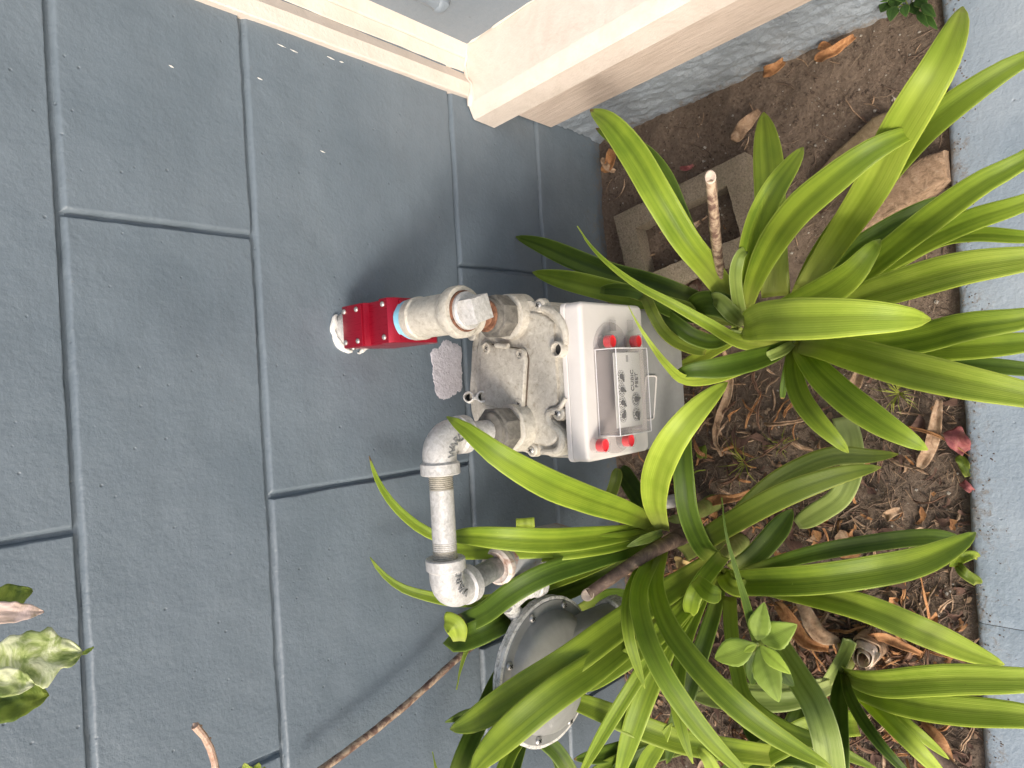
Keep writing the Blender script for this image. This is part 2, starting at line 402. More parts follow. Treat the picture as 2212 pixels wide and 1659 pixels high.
WEED = leaf_mat('small dark round weed leaf', (0.07, 0.15, 0.028), (0.04, 0.095, 0.018), (0.18, 0.28, 0.06), (0.10, 0.18, 0.04))
def var_mat(name, a, b, c):
    m, nt, bs = new_mat(name); p = geo_pos(nt)
    n = noise(nt, p, 42, 5, 0.62, 0.8)
    nt.links.new(ramp(nt, n, [(0.34, a), (0.44, b), (0.56, c)]), bs.inputs['Base Color'])
    bs.inputs['Roughness'].default_value = 0.5; bump(nt, bs, n, 0.5, 0.004); return m
VARI = var_mat('cream and green variegated leaf', (0.12, 0.19, 0.03), (0.34, 0.41, 0.14), (0.66, 0.69, 0.44))
VARD = var_mat('dark olive shrub leaf', (0.05, 0.09, 0.012), (0.13, 0.19, 0.02), (0.20, 0.26, 0.035))
VARP = var_mat('pinkish young shrub leaf', (0.22, 0.18, 0.08), (0.55, 0.42, 0.34), (0.75, 0.58, 0.52))
STALK = mottled('tan stalk with dark blotches', [(0.10, 0.055, 0.04), (0.16, 0.09, 0.065), (0.42, 0.31, 0.21), (0.50, 0.40, 0.29)], 75, 0.6, 0, 0.3, 200)
STALKD = mottled('dark weathered stem', [(0.055, 0.035, 0.028), (0.12, 0.075, 0.055), (0.26, 0.19, 0.12)], 55, 0.7, 0, 0.5, 200)
CUT = mottled('pale cut end', [(0.55, 0.42, 0.32), (0.72, 0.60, 0.48)], 120, 0.7, 0, 0.4)
STRAW = mottled('dry straw coloured leaf', [(0.14, 0.08, 0.045), (0.34, 0.22, 0.13), (0.50, 0.37, 0.25)], 60, 0.75, 0, 0.5, 160)
DRYO = mottled('dry orange brown leaf', [(0.18, 0.075, 0.03), (0.36, 0.17, 0.065), (0.50, 0.28, 0.12)], 70, 0.75, 0, 0.5, 160)
DRYR = mottled('faded red fallen leaf', [(0.14, 0.03, 0.035), (0.26, 0.075, 0.07), (0.34, 0.19, 0.12)], 60, 0.7, 0, 0.4)
PINKY = mottled('tan pink twig bark', [(0.42, 0.25, 0.17), (0.66, 0.47, 0.36)], 160, 0.7, 0, 0.6)
BLOCK = mottled('sandy concrete block', [(0.15, 0.12, 0.08), (0.29, 0.235, 0.165), (0.39, 0.325, 0.24)], 260, 0.9, 0, 0.9, 500, (0.12, 0.14, 0.06), 0.25, 12, 0.5)
BRICK = mottled('worn orange tan brick', [(0.13, 0.085, 0.05), (0.29, 0.19, 0.115), (0.39, 0.28, 0.185)], 90, 0.9, 0, 1.0, 300)
SLAB = mottled('ochre brown slab', [(0.12, 0.085, 0.045), (0.19, 0.14, 0.075), (0.26, 0.20, 0.12)], 100, 0.85, 0, 0.7, 300)
PVC = mottled('grimy white plastic pipe', [(0.44, 0.41, 0.37), (0.62, 0.60, 0.56)], 50, 0.45, 0, 0.2)
def soil_mat():
    m, nt, bs = new_mat('dry brown garden soil'); p = geo_pos(nt)
    a = noise(nt, p, 14, 8, 0.7); b = noise(nt, p, 160, 6, 0.75)
    col = ramp(nt, b, [(0.30, (0.070, 0.047, 0.033)), (0.5, (0.165, 0.118, 0.082)), (0.70, (0.28, 0.215, 0.155))])
    col = mixc(nt, ramp(nt, a, [(0.38, 0.0), (0.66, 0.8)]), col, (0.19, 0.14, 0.10))
    vo = nd(nt, 'ShaderNodeTexVoronoi', Scale=170.0); nt.links.new(p, vo.inputs['Vector'])
    sp = ramp(nt, vo.outputs['Distance'], [(0.10, 1.0), (0.15, 0.0)])
    rnd = nt.nodes.new('ShaderNodeSeparateColor'); nt.links.new(vo.outputs['Color'], rnd.inputs[0])
    pick = ramp(nt, rnd.outputs[0], [(0.86, 0.0), (0.90, 1.0)])
    col = mixc(nt, math_(nt, 'MULTIPLY', sp, pick), col, (0.42, 0.38, 0.32))
    nt.links.new(col, bs.inputs['Base Color']); bs.inputs['Roughness'].default_value = 0.95
    b1 = bump(nt, None, a, 0.5, 0.01); bump(nt, bs, b, 0.9, 0.006, b1); return m
SOIL = soil_mat()
PAVE = KERB

# ================================================================== SETTING
# ---- block wall (front plane Y = 0), each big painted block a piece of its own
BW = thing('block_wall', 'blue grey painted block wall with recessed mortar joints, behind the meter', 'wall', (0, 0, 0))
ROWS = [(-0.10, 0.238, [0.02, -0.72, -1.46]), (0.238, 0.490, [0.230, -0.505, -1.25]), (0.490, 0.901, [-0.148, -0.90, 0.600]),
        (0.901, 1.148, [0.238, -0.525, -1.27]), (1.148, 1.560, [-0.150, -0.90, 0.600]), (1.560, 1.81, [0.238, -0.525, -1.27])]
def block(x0, x1, z0, z1):
    bm = bmesh.new(); g = 0.0018
    x0 += g; x1 -= g; z0 += g; z1 -= g
    def cuts(a, b, st):
        e = [0, 0.0008, 0.0018, 0.0030, 0.0045, 0.0065, 0.0085, 0.0105]
        n = max(3, int((b - a - 0.024) / st)); mid = [a + 0.012 + (b - a - 0.024) * i / n for i in range(1, n)]
        return [a + t for t in e] + mid + [b - t for t in reversed(e)]
    xs, zs = cuts(x0, x1, 0.011), cuts(z0, z1, 0.011); G = []
    for z in zs:
        row = []
        for x in xs:
            p = V((x, 0, z)); wv = 0.0022 * NZ.noise(p * 9) + 0.0009 * NZ.noise(p * 34)
            jit = 0.0013 * NZ.noise(p * 45 + V((7, 0, 3))) + 0.0008 * NZ.noise(p * 12 + V((1, 0, 3)))
            t = max(0.0, 1 - max(0, x - x0 + jit) / 0.0062, 1 - max(0, z1 - z + jit) / 0.0068, 1 - max(0, min(x1 - x, z - z0) + jit) / 0.0024); y = wv + 0.0082 * t ** 1.25
            jx = 0.0013 * NZ.noise(V((z * 30, x0, 1))) if (x in (xs[0], xs[-1])) else 0
            jz = 0.0013 * NZ.noise(V((x * 30, z0, 5))) if (z in (zs[0], zs[-1])) else 0
            row.append(bm.verts.new((x + jx, y, z + jz)))
        G.append(row)
    for i in range(len(zs) - 1):
        for j in range(len(xs) - 1):
            bm.faces.new((G[i][j], G[i][j + 1], G[i + 1][j + 1], G[i + 1][j]))
    # sides going back into the wall
    loop = G[0][:] + [r[-1] for r in G[1:]] + G[-1][-2::-1] + [r[0] for r in G[-2:0:-1]]
    back = [bm.verts.new((v.co.x, 0.05, v.co.z)) for v in loop]
    for i in range(len(loop)):
        k = (i + 1) % len(loop); bm.faces.new((loop[i], loop[k], back[k], back[i]))
    bm.faces.new(back)
    o = rest('block', bm, WALL, BW, angle=60); return o
XR = 0.660
for (z0, z1, js) in ROWS:
    js = sorted(js); xs = [-1.75] + [j for j in js if -1.7 < j < XR - 0.01]
    if XR - xs[-1] < 0.07: xs[-1] = xs[-1]
    xs.append(XR)
    for a, b in zip(xs[:-1], xs[1:]): block(a, b, z0, z1)
# mortar: a bed behind the joints with a slightly hollow, lumpy face
def mortar():
    bm = bmesh.new()
    def strip(p, q, w):
        n = max(2, int((q - p).length / 0.008)); d = (q - p).normalized(); s = V((d.z, 0, -d.x)); G = []
        for i in range(n + 1):
            c = p.lerp(q, i / n); lump = 0.0016 * NZ.noise(c * 55) + 0.0012 * NZ.noise(c * 14 + V((3, 3, 3)))
            row = []
            for k in range(5):
                t = (k - 2) / 2.0
                row.append(bm.verts.new(c + s * (w * t) + V((0, 0.0068 + 0.0008 * (1 - t * t) + lump * .6, 0))))
            G.append(row)
        for i in range(n):
            for k in range(4): bm.faces.new((G[i][k], G[i][k + 1], G[i + 1][k + 1], G[i + 1][k]))
    for (z0, z1, js) in ROWS:
        strip(V((-1.75, 0, z1)), V((XR, 0, z1)), 0.0075)
        for j in js:
            if -1.7 < j < XR - 0.03: strip(V((j, 0, z0 + 0.004)), V((j, 0, z1 - 0.004)), 0.0070)
    return bm
rest('mortar_joint', mortar(), WALL, BW, angle=60)
bm = bmesh.new(); box(bm, (-3.0, 0.048, -0.3), (1.6, 0.20, 2.6)); rest('wall_core', bm, WALL, BW)
bm = bmesh.new(); box(bm, (-3.0, 0.0, -0.3), (-1.752, 0.047, 2.6)); box(bm, (-1.75, 0.0, 1.815), (0.66, 0.047, 2.6)); rest('plain_face', bm, WALL, BW)
# bare rough render showing beside the meter pipe
def ragged(cx, cz, rx, rz, n, y, th, seed, jag=0.16):
    bm = bmesh.new(); ring = []; 
    for k in range(n):
        a = 2 * pi * k / n; r = 1 + 1.8 * jag * NZ.noise(V((cos(a) * 1.8, sin(a) * 1.8, seed))) + jag * 0.5 * NZ.noise(V((cos(a) * 13, sin(a) * 13, seed)))
        r *= 1 / max(abs(cos(a)) ** 4 + abs(sin(a)) ** 4, 0.5) ** 0.25
        ring.append((cx + rx * r * cos(a), cz + rz * r * sin(a)))
    L = []
    for f in (1.0, 0.93, 0.75, 0.5, 0.25):
        L.append([bm.verts.new((cx + (x - cx) * f, y - (0 if f == 1.0 else th * (1 + 0.25 * NZ.noise(V(((cx + (x - cx) * f) * 90, (cz + (z - cz) * f) * 90, 0))))), cz + (z - cz) * f)) for x, z in ring])
    c = bm.verts.new((cx, y - th, cz))
    for i in range(4):
        for k in range(n): bm.faces.new((L[i][k], L[i][(k + 1) % n], L[i + 1][(k + 1) % n], L[i + 1][k]))
    for k in range(n): bm.faces.new((L[4][k], L[4][(k + 1) % n], c))
    return bm
pc = at_y(967, 800, -0.001)
o = rest('bare_patch', ragged(pc.x, 0.533, 0.054, 0.039, 120, 0.0015, 0.0022, 4.2), BARE, BW)
o['label'] = 'rough lilac grey patch of unpainted render'
# small white scuffs scratched in the paint
def scuff():
    bm = bmesh.new()
    for (a, b) in (((598, 94), (618, 103)), ((627, 106), (644, 114)), ((707, 121), (723, 129)), ((734, 132), (743, 135)), ((556, 167), (568, 173)), ((692, 325), (703, 330)), ((365, 140), (376, 146)), ((1095, 1150), (1103, 1155))):
        p, q = at_y(a[0], a[1], -0.0012), at_y(b[0], b[1], -0.0012); d = (q - p).normalized(); s = V((-d.z, 0, d.x)) * 0.0009
        vs = [bm.verts.new(p), bm.verts.new(p.lerp(q, .5) + s), bm.verts.new(q), bm.verts.new(p.lerp(q, .5) - s)]; r = bmesh.ops.extrude_face_region(bm, geom=[bm.faces.new(vs)])
        for g in r['geom']:
            if isinstance(g, bmesh.types.BMVert): g.co.y += 0.003
    return bm
stuff(rest('paint_scuff', scuff(), CAULK, BW))

# ---- side wall: comes forward from the corner, 4.7 degrees off square
U = V((sin(radians(4.4)), -cos(radians(4.4)), 0)); NS = V((-U.y, U.x, 0)) * -1    # NS points to -X (out of the side wall)
if NS.x > 0: NS = -NS
SW = thing('side_wall', 'side wall with blue grey panel above a cream sill and rough grey base', 'wall', (0.66, 0, 0))
def side_extrude(name, prof, mat, s0=0.0, s1=1.3, step=0.02, amp=0.0, freq=30, angle=12, closed_back=True):
    """prof: (x at the back wall, z) from top to bottom; swept along U"""
    bm = bmesh.new(); n = max(2, int((s1 - s0) / step)); G = []
    fine = []
    for i in range(len(prof) - 1):
        a, b = prof[i], prof[i + 1]; L = math.hypot(b[0] - a[0], b[1] - a[1]); m = max(1, int(L / (step if amp else 1)))
        for j in range(m): fine.append((a[0] + (b[0] - a[0]) * j / m, a[1] + (b[1] - a[1]) * j / m))
    fine.append(prof[-1])
    for i in range(n + 1):
        s = s0 + (s1 - s0) * i / n; row = []
        for (x, z) in fine:
            p = V((x, 0, z)) + U * s
            if amp: p += V((-1, 0, 0)) * amp * (NZ.noise(V((p.x * 20, p.y * freq, p.z * freq * 2.2))) + 0.5 * NZ.noise(V((p.x, p.y * freq * 3, p.z * freq * 5))))
            row.append(bm.verts.new(p))
        G.append(row)
    for i in range(n):
        for k in range(len(fine) - 1): bm.faces.new((G[i][k], G[i][k + 1], G[i + 1][k + 1], G[i + 1][k]))
    r = bmesh.ops.extrude_face_region(bm, geom=bm.faces[:]) if not closed_back else None
    if closed_back:
        # close the body on its hidden side
        b0 = [bm.verts.new(V((0.80, 0, fine[0][1])) + U * (s0 + (s1 - s0) * i / n)) for i in range(n + 1)]
        b1 = [bm.verts.new(V((0.80, 0, fine[-1][1])) + U * (s0 + (s1 - s0) * i / n)) for i in range(n + 1)]
        for i in range(n):
            bm.faces.new((G[i][0], G[i + 1][0], b0[i + 1], b0[i])); bm.faces.new((G[i][-1], G[i + 1][-1], b1[i + 1], b1[i])); bm.faces.new((b0[i], b0[i + 1], b1[i + 1], b1[i]))
        bm.faces.new(G[0] + [b1[0], b0[0]]); bm.faces.new(G[-1] + [b1[-1], b0[-1]])
    return rest(name, bm, mat, SW, angle=angle)
side_extrude('stucco_base', [(0.578, 0.20), (0.577, 0.10), (0.574, 0.03), (0.570, -0.05)], STUCCO, 0.002, step=0.006, amp=0.0052, freq=34, angle=80)
side_extrude('lower_board', [(0.600, 0.318), (0.568, 0.3175), (0.566, 0.315), (0.5655, 0.188), (0.568, 0.184), (0.60, 0.184)], ROUGHWOOD, 0.004)
side_extrude('sill_board', [(0.700, 0.450), (0.552, 0.4420), (0.545, 0.4400), (0.5275, 0.4310), (0.5245, 0.4270), (0.5215, 0.372), (0.5245, 0.367), (0.566, 0.364), (0.600, 0.364)], CREAM, 0.003)
side_extrude('siding_panel', [(0.661, 1.9), (0.660, 1.2), (0.660, 0.452)], PANEL, 0.0)
# stepped vertical jamb between the wall and the panel
def jamb(name, plan):
    bm = bmesh.new(); bot = [V((x, y, 0.443)) for x, y in plan]; zs = [0.443 + 0.02 * i for i in range(74)]
    G = [[bm.verts.new(V((p.x + 0.0006 * NZ.noise(V((p.x * 9, p.y * 9, z * 14))), p.y + 0.0006 * NZ.noise(V((p.x * 9 + 4, p.y * 9, z * 14))), z))) for p in bot] for z in zs]
    for i in range(len(zs) - 1):
        for k in range(len(bot)): bm.faces.new((G[i][k], G[i][(k + 1) % len(bot)], G[i + 1][(k + 1) % len(bot)], G[i + 1][k]))
    bm.faces.new(G[0]); bm.faces.new(G[-1]); return rest(name, bm, CREAM, SW, angle=18)
jamb('jamb_moulding', [(0.564, 0.010), (0.5632, -0.011), (0.5650, -0.0135), (0.5880, -0.0160), (0.5905, -0.0145), (0.6120, -0.0010), (0.6120, 0.010)])
jamb('jamb_moulding', [(0.6122, 0.010), (0.6122, 0.0008), (0.6150, -0.0030), (0.6375, -0.0072), (0.6375, 0.010)])
jamb('jamb_moulding', [(0.6380, 0.010), (0.6382, -0.0090), (0.6400, -0.0125), (0.6620, -0.0190), (0.6660, -0.0175), (0.668, 0.010)])
# cracked, lumpy caulk where the mouldings stand on the sill
bm = bmesh.new(); tube(bm, [V((0.548, -0.004, 0.440)), V((0.566, -0.014, 0.444)), V((0.585, -0.017, 0.446)), V((0.602, -0.009, 0.447)), V((0.622, -0.006, 0.448)), V((0.640, -0.011, 0.449)), V((0.662, -0.018, 0.451))], [0.0025, 0.0048, 0.0035, 0.0045, 0.0038, 0.0042, 0.0030], 9, 46, wob=0.0055)
rest('sill_caulk', bm, CREAM, SW, angle=60)
bm = bmesh.new(); tube(bm, [V((0.661, -0.010, 0.451)) + U * s for s in (0.0, 0.1, 0.25, 0.45, 0.7)], [0.0022, 0.0030, 0.0020, 0.0028, 0.0020], 7, 60, wob=0.0035); rest('panel_caulk', bm, CREAM, SW, angle=60)
# lump of painted-over pipe bracket on the panel, only its lower tip in view
q = V((0.664, -0.10, 0.60))
bp = at_z(948, -6, 0.60)
bm = bmesh.new()
s_hit = None
for k in range(200):
    t = 0.3 + 0.01 * k; p = CAM + ray(948, -4) * t; xw = 0.660 + (-p.y) * math.tan(radians(4.4))
    if p.x > xw: s_hit = p; break
lathe(bm, s_hit + V((0.004, 0, 0)), NS, [(0, 0.020), (0.010, 0.019), (0.020, 0.015), (0.027, 0.008), (0.029, 0.002)], 20, wob=0.006)
tube(bm, [s_hit + V((-0.008, 0, 0)), s_hit + V((-0.010, -0.004, 0.05)), s_hit + V((-0.006, -0.01, 0.12))], 0.014, 12, 8, wob=0.004)
rest('painted_bracket', bm, PANEL, SW)

# ---- soil bed
def zsoil(x, y):
    p = V((x, y, 0)); return 0.010 * NZ.noise(p * 5) + 0.006 * NZ.noise(p * 14 + V((3, 1, 0))) + 0.0032 * NZ.noise(p * 40) + 0.0016 * NZ.noise(p * 95)
def soil():
    bm = bmesh.new(); x0, x1, y0, y1 = -1.25, 0.80, -0.80, 0.03; nx, ny = 410, 166; G = []
    for j in range(ny + 1):
        row = []
        for i in range(nx + 1):
            x = x0 + (x1 - x0) * i / nx; y = y0 + (y1 - y0) * j / ny; row.append(bm.verts.new((x, y, zsoil(x, y))))
        G.append(row)
    for j in range(ny):
        for i in range(nx): bm.faces.new((G[j][i], G[j][i + 1], G[j + 1][i + 1], G[j + 1][i]))
    a = [bm.verts.new((-4, y0, 0)), bm.verts.new((-4, y1, 0))]
    bm.faces.new((a[0], G[0][0], G[-1][0], a[1]))
    return bm
structure(rest('soil_bed', soil(), SOIL, angle=180))
# ---- kerb and the path it edges
kz = 0.022
def kerb_piece(x0, x1):
    bm = bmesh.new(); yb0, yb1 = -0.728 + 0.0, -1.05; n = max(4, int((x1 - x0) / 0.01)); prof = [(0.0, -0.10), (0.0, kz - 0.012), (-0.003, kz - 0.004), (-0.009, kz - 0.0008), (-0.02, kz), (-0.06, kz + 0.001), (-0.12, kz), (-0.20, kz), (-0.325, kz)]; G = []
    for i in range(n + 1):
        x = x0 + (x1 - x0) * i / n; e = 0.0040 * NZ.noise(V((x * 5, 2, 0))) + 0.0018 * NZ.noise(V((x * 24, 2, 0))); ed = 0.0012 if i in (0, n) else 0
        G.append([bm.verts.new((x, -0.7265 + e * (1 if k < 5 else 0) + dy, dz + 0.0010 * NZ.noise(V((x * 22, dy * 22, 0))) - (ed if k > 1 else 0))) for k, (dy, dz) in enumerate(prof)])
    for i in range(n):
        for k in range(len(prof) - 1): bm.faces.new((G[i][k], G[i][k + 1], G[i + 1][k + 1], G[i + 1][k]))
    return bm
KT = thing('concrete_kerb', 'pale grey painted concrete kerb edging the soil bed', 'kerb', (0, -0.73, 0))
xk = at_z(2130, 1349, kz).x
for a, b in ((-2.2, xk - 0.0005), (xk + 0.0005, 1.6)): rest('kerb_length', kerb_piece(a, b), KERB, KT, angle=60)
bm = bmesh.new()
vs = [bm.verts.new(p) for p in ((-60, -1.05, kz - 0.012), (60, -1.05, kz - 0.012), (60, -80, kz - 0.012), (-60, -80, kz - 0.012))]; bm.faces.new(vs)
structure(rest('path', bm, painted_wall('worn grey path', (0.10, 0.10, 0.10), (0.15, 0.15, 0.15))))
bm = bmesh.new()
vs = [bm.verts.new(p) for p in ((-90, -90, -0.35), (90, -90, -0.35), (90, 90, -0.35), (-90, 90, -0.35))]; bm.faces.new(vs)
structure(rest('ground', bm, SOIL))

# ================================================================== GAS EQUIPMENT
PY = -0.235                      # both meter ports stand in this plane
# ---- red shut-off valve on the pipe leaving the wall
wx, wz = at_y(755, 712, -0.0005).x, 0.744
VO = V((wx, 0.0, wz))
TV = thing('shutoff_valve', 'red anodised metal seismic shut-off valve sticking out of the wall', 'valve', VO)
bm = bmesh.new()
lathe(bm, (wx, 0.02, wz - 0.004), (0, -1, 0), [(0, 0.0335), (0.030, 0.0325), (0.040, 0.029), (0.045, 0.020)], 32, wob=0.002); rest('wall_pipe', bm, GALV, TV)
def caulk_ring(a0, a1, seed, r=0.0345):
    bm = bmesh.new(); pts = []; 
    for k in range(22):
        a = a0 + (a1 - a0) * k / 21; rr = r + 0.003 * NZ.noise(V((k * 0.35, seed, 0))); pts.append(V((wx + rr * cos(a), -0.004, wz - 0.004 + rr * sin(a))))
    tube(bm, pts, [0.002, 0.0050, 0.0042, 0.0055, 0.0045, 0.002], 10, 34, wob=0.003)
    return rest('caulk_bead', bm, CAULK, TV)
caulk_ring(radians(50), radians(175), 1, 0.0365); caulk_ring(radians(190), radians(262), 5, 0.039); caulk_ring(radians(268), radians(335), 8, 0.038)
def extr_x(name, prof, x0, x1, mat, par, bev=0.0015):
    bm = bmesh.new(); prism(bm, [V((x0, y, z)) for y, z in prof], (x1 - x0, 0, 0), bev, 2, True); return rest(name, bm, mat, par)
bx0, bx1 = wx - 0.0335, wx + 0.0335
ztop, zbot = 0.770, 0.676
body = extr_x('valve_body', [(-0.028, zbot), (-0.024, ztop), (-0.080, ztop + 0.001), (-0.083, ztop - 0.008), (-0.122, ztop - 0.008), (-0.125, ztop + 0.004), (-0.144, ztop + 0.004), (-0.150, ztop - 0.006), (-0.152, zbot + 0.012), (-0.140, zbot)], bx0, bx1, RED, TV)
bm = bmesh.new(); box(bm, (bx0 + 0.004, -0.1545, zbot + 0.02), (bx1 - 0.004, -0.150, ztop - 0.012), 0.001); rest('front_plate', bm, RED, TV)
bm = bmesh.new(); box(bm, (bx0 + 0.0005, -0.0775, ztop), (bx1 - 0.0005, -0.0265, ztop + 0.0035), 0.0012); rest('cover_plate', bm, RED, TV)
def screw(p, axis, r, par, mat=SCREW, cross=True):
    bm = bmesh.new(); lathe(bm, p, axis, [(0, r), (r * 0.25, r * 0.98), (r * 0.55, r * 0.75), (r * 0.7, r * 0.35)], 14)
    o = rest('screw', bm, mat, par)
    if cross:
        x, y, a = frame_of(axis, hint=(0.6, 0.3, 0.5)); bm = bmesh.new(); c = V(p) + V(axis).normalized() * r * 0.66
        for u, w in ((x, y), (y, x)):
            vs = [bm.verts.new(c + u * r * 0.55 * s + w * r * 0.13 * t + a * h) for h in (-r * .2, r * .12) for s, t in ((-1, -1), (1, -1), (1, 1), (-1, 1))]
            for f in ((0, 1, 2, 3), (4, 5, 6, 7), (0, 1, 5, 4), (1, 2, 6, 5), (2, 3, 7, 6), (3, 0, 4, 7)): bm.faces.new([vs[i] for i in f])
        s = bmesh_child('screw_slot', bm, DARK, o, par)
    return o
def bmesh_child(name, bm, mat, parent, root):
    return rest(name, bm, mat, parent, V(root['org']))
for sx in (-1, 1):
    for y, z in ((-0.033, ztop + 0.0035), (-0.066, ztop + 0.0035), (-0.134, ztop + 0.004)):
        screw((wx + sx * 0.0245, y, z), (0, 0, 1), 0.0042, TV, cross=False)
for z in (zbot + 0.075,):
    screw((bx0, -0.034, z + 0.01), (-1, 0, 0), 0.004, TV, cross=False)

# ---- cast tee with a square plug, screwed to the valve and feeding the meter
tz = 0.738
TT = thing('pipe_tee', 'weathered cast tee with square plug between red valve and meter', 'pipe fitting', (wx, -0.155, tz))
bm = bmesh.new(); lathe(bm, (wx, -0.150, tz), (0, -1, 0), [(0, 0.0300), (0.014, 0.0305), (0.020, 0.0295)], 36, wob=0.002); rest('thread_seal', bm, TAPE, TT)
bm = bmesh.new()
lathe(bm, (wx, -0.163, tz), (0, -1, 0), [(0, 0.027), (0.0008, 0.0315), (0.016, 0.0325), (0.019, 0.0300), (0.075, 0.0300), (0.080, 0.0300), (0.085, 0.0325), (0.093, 0.0365), (0.104, 0.0370), (0.108, 0.0350), (0.109, 0.029), (0.105, 0.026)], 44, wob=0.0012)
lathe(bm, (wx, PY, tz), (0, 0, -1), [(0.0, 0.0270), (0.030, 0.0270), (0.034, 0.0315), (0.048, 0.0310), (0.050, 0.024)], 36, wob=0.0012)
rest('tee_body', bm, CAST, TT)
bm = bmesh.new(); ring_profile(bm, (wx, -0.2715, tz), (0, -1, 0), [(0, 0.0255), (0.003, 0.0255), (0.003, 0.0285), (0, 0.0290)], 30); rest('rust_ring', bm, RUST, TT)
bm = bmesh.new(); lathe(bm, (wx, -0.262, tz), (0, -1, 0), [(0, 0.026), (0.017, 0.0265), (0.020, 0.0240)], 32)
c = V((wx, -0.281, tz)); s = 0.0195; rot = 0.30; pts = [c + V((cos(a + rot) * s * 1.25, 0, sin(a + rot) * s * 1.25)) for a in (pi / 4, 3 * pi / 4, 5 * pi / 4, 7 * pi / 4)]
prism(bm, pts, (0, -0.026, 0), 0.0022, 2); rest('square_plug', bm, GALV, TT)
bm = bmesh.new()
pr = []; 
for k in range(12): pr += [(k * 0.0042, 0.0172), (k * 0.0042 + 0.0021, 0.0188)]
lathe(bm, (wx, PY, tz - 0.045), (0, 0, -1), pr, 28); rest('rusty_nipple', bm, RUST, TT)

# ---- the meter
OX, OY, OZ = 0.002, -0.235, 0.600
TM = thing('gas_meter', 'cream and grey gas meter with dial index box and red plugs', 'gas meter', (OX, OY, 0.215))
def top_pts(L, z): return [at_z(x, y, z) for x, y in L]
ptop = at_z
outl = [(1022, 725), (1018, 800), (1015, 850), (1015, 890), (1030, 925), (1064, 948), (1104, 963), (1140, 982), (1166, 982), (1196, 988), (1218, 972), (1226, 945), (1212, 925), (1196, 905), (1200, 890), (1218, 882), (1228, 860), (1232, 800), (1234, 745), (1232, 712), (1218, 685), (1196, 664), (1172, 652), (1140, 650), (1100, 651), (1062, 655), (1040, 670), (1028, 695)]
ol = smooth_outline([at_z(x, y, 0.598) for x, y in outl], 4)
for p in ol: p.y = max(p.y, -0.3285)
bm = bmesh.new(); prism(bm, [V((p.x, p.y, 0.47)) for p in ol], (0, 0, 0.128), 0.007, 3); rest('top_casting', bm, CAST, TM, angle=50)
# raised rim and inner deck
cx = sum(p.x for p in ol) / len(ol); cy = sum(p.y for p in ol) / len(ol)
def inset(ps, f, z): return [V((cx + (p.x - cx) * f, cy + (p.y - cy) * f, z)) for p in ps]
bm = bmesh.new(); prism(bm, inset(ol, 0.86, 0.596), (0, 0, 0.0075), 0.005, 3); rest('raised_deck', bm, CAST, TM, angle=50)
bm = bmesh.new()
rim = [at_z(x, y, 0.603) for x, y in [(1165, 664), (1190, 672), (1208, 690), (1219, 715), (1223, 745)]]; tube(bm, rim, [0.004, 0.0065, 0.0065, 0.004], 10, 26); rest('cast_rim', bm, CAST, TM); bm = bmesh.new()
rim = [at_z(x, y, 0.603) for x, y in [(1222, 860), (1206, 884), (1186, 892), (1188, 914), (1208, 934), (1214, 955), (1203, 974), (1170, 976)]]; tube(bm, rim, [0.003, 0.0060, 0.0060, 0.004], 10, 30)
rest('cast_rim', bm, CAST, TM)
# bolted cover plate
cp = rounded([at_z(x, y, 0.604) for x, y in [(1044, 742), (1134, 755), (1143, 772), (1136, 884), (1122, 890), (1046, 872)]], 0.007, 4)
cc = sum(cp, V((0, 0, 0))) / len(cp)
bm = bmesh.new(); prism(bm, [cc + (p - cc) * 1.025 + V((0, 0, -0.001)) for p in cp], (0, 0, 0.0032)); rest('seam_shade', bm, mottled('dark seam shade brown', [(0.09, 0.07, 0.05), (0.16, 0.12, 0.09)], 90, 0.8), TM)  # added dark sheet: seam shade and dirt put into colour around the plate
bm = bmesh.new(); prism(bm, [p + V((0, 0, 0.0025)) for p in cp], (0, 0, 0.0065), 0.0025, 2); rest('cover_plate', bm, CAST, TM, angle=50)
for (x, y, m) in ((1052, 752, RUST), (1125, 766, SCREW), (1121, 873, SCREW)):
    p = at_z(x, y, 0.611); bm = bmesh.new(); ring_profile(bm, p, (0, 0, 1), [(-0.004, 0.0095), (0.003, 0.0090), (0.0035, 0.0065), (0.000, 0.0055), (-0.004, 0.0055)], 24); b = rest('screw_boss', bm, CAST, TM)
    screw(p + V((0, 0, -0.002)), (0, 0, 1), 0.0055, TM, m)
bm = bmesh.new(); tube(bm, [at_z(1072, 745, 0.613), at_z(1098, 748, 0.613)], [0.0045, 0.0045], 10); rest('hinge_bar', bm, CAST, TM)
for (x, y) in ((1166, 660), (1207, 893), (1150, 972), (1019, 722)):
    p = at_z(x, y, 0.602); bm = bmesh.new(); lathe(bm, p, (0, 0, 1), [(-0.010, 0.0115), (0.0005, 0.0105), (0.002, 0.0085)], 24); rest('screw_boss', bm, CAST, TM)
    screw(p + V((0, 0, 0.0018)), (0, 0, 1), 0.0060, TM, SCREW)
p = at_z(1207, 755, 0.606); bm = bmesh.new(); ring_profile(bm, p, (0, 0, 1), [(-0.006, 0.0130), (0.006, 0.0120), (0.007, 0.0095), (0.005, 0.0085), (-0.006, 0.0085)], 28); rest('hollow_boss', bm, CAST, TM)
bm = bmesh.new(); lathe(bm, p, (0, 0, 1), [(-0.006, 0.0086), (-0.003, 0.0086)], 20); rest('boss_hole', bm, DARK, TM)
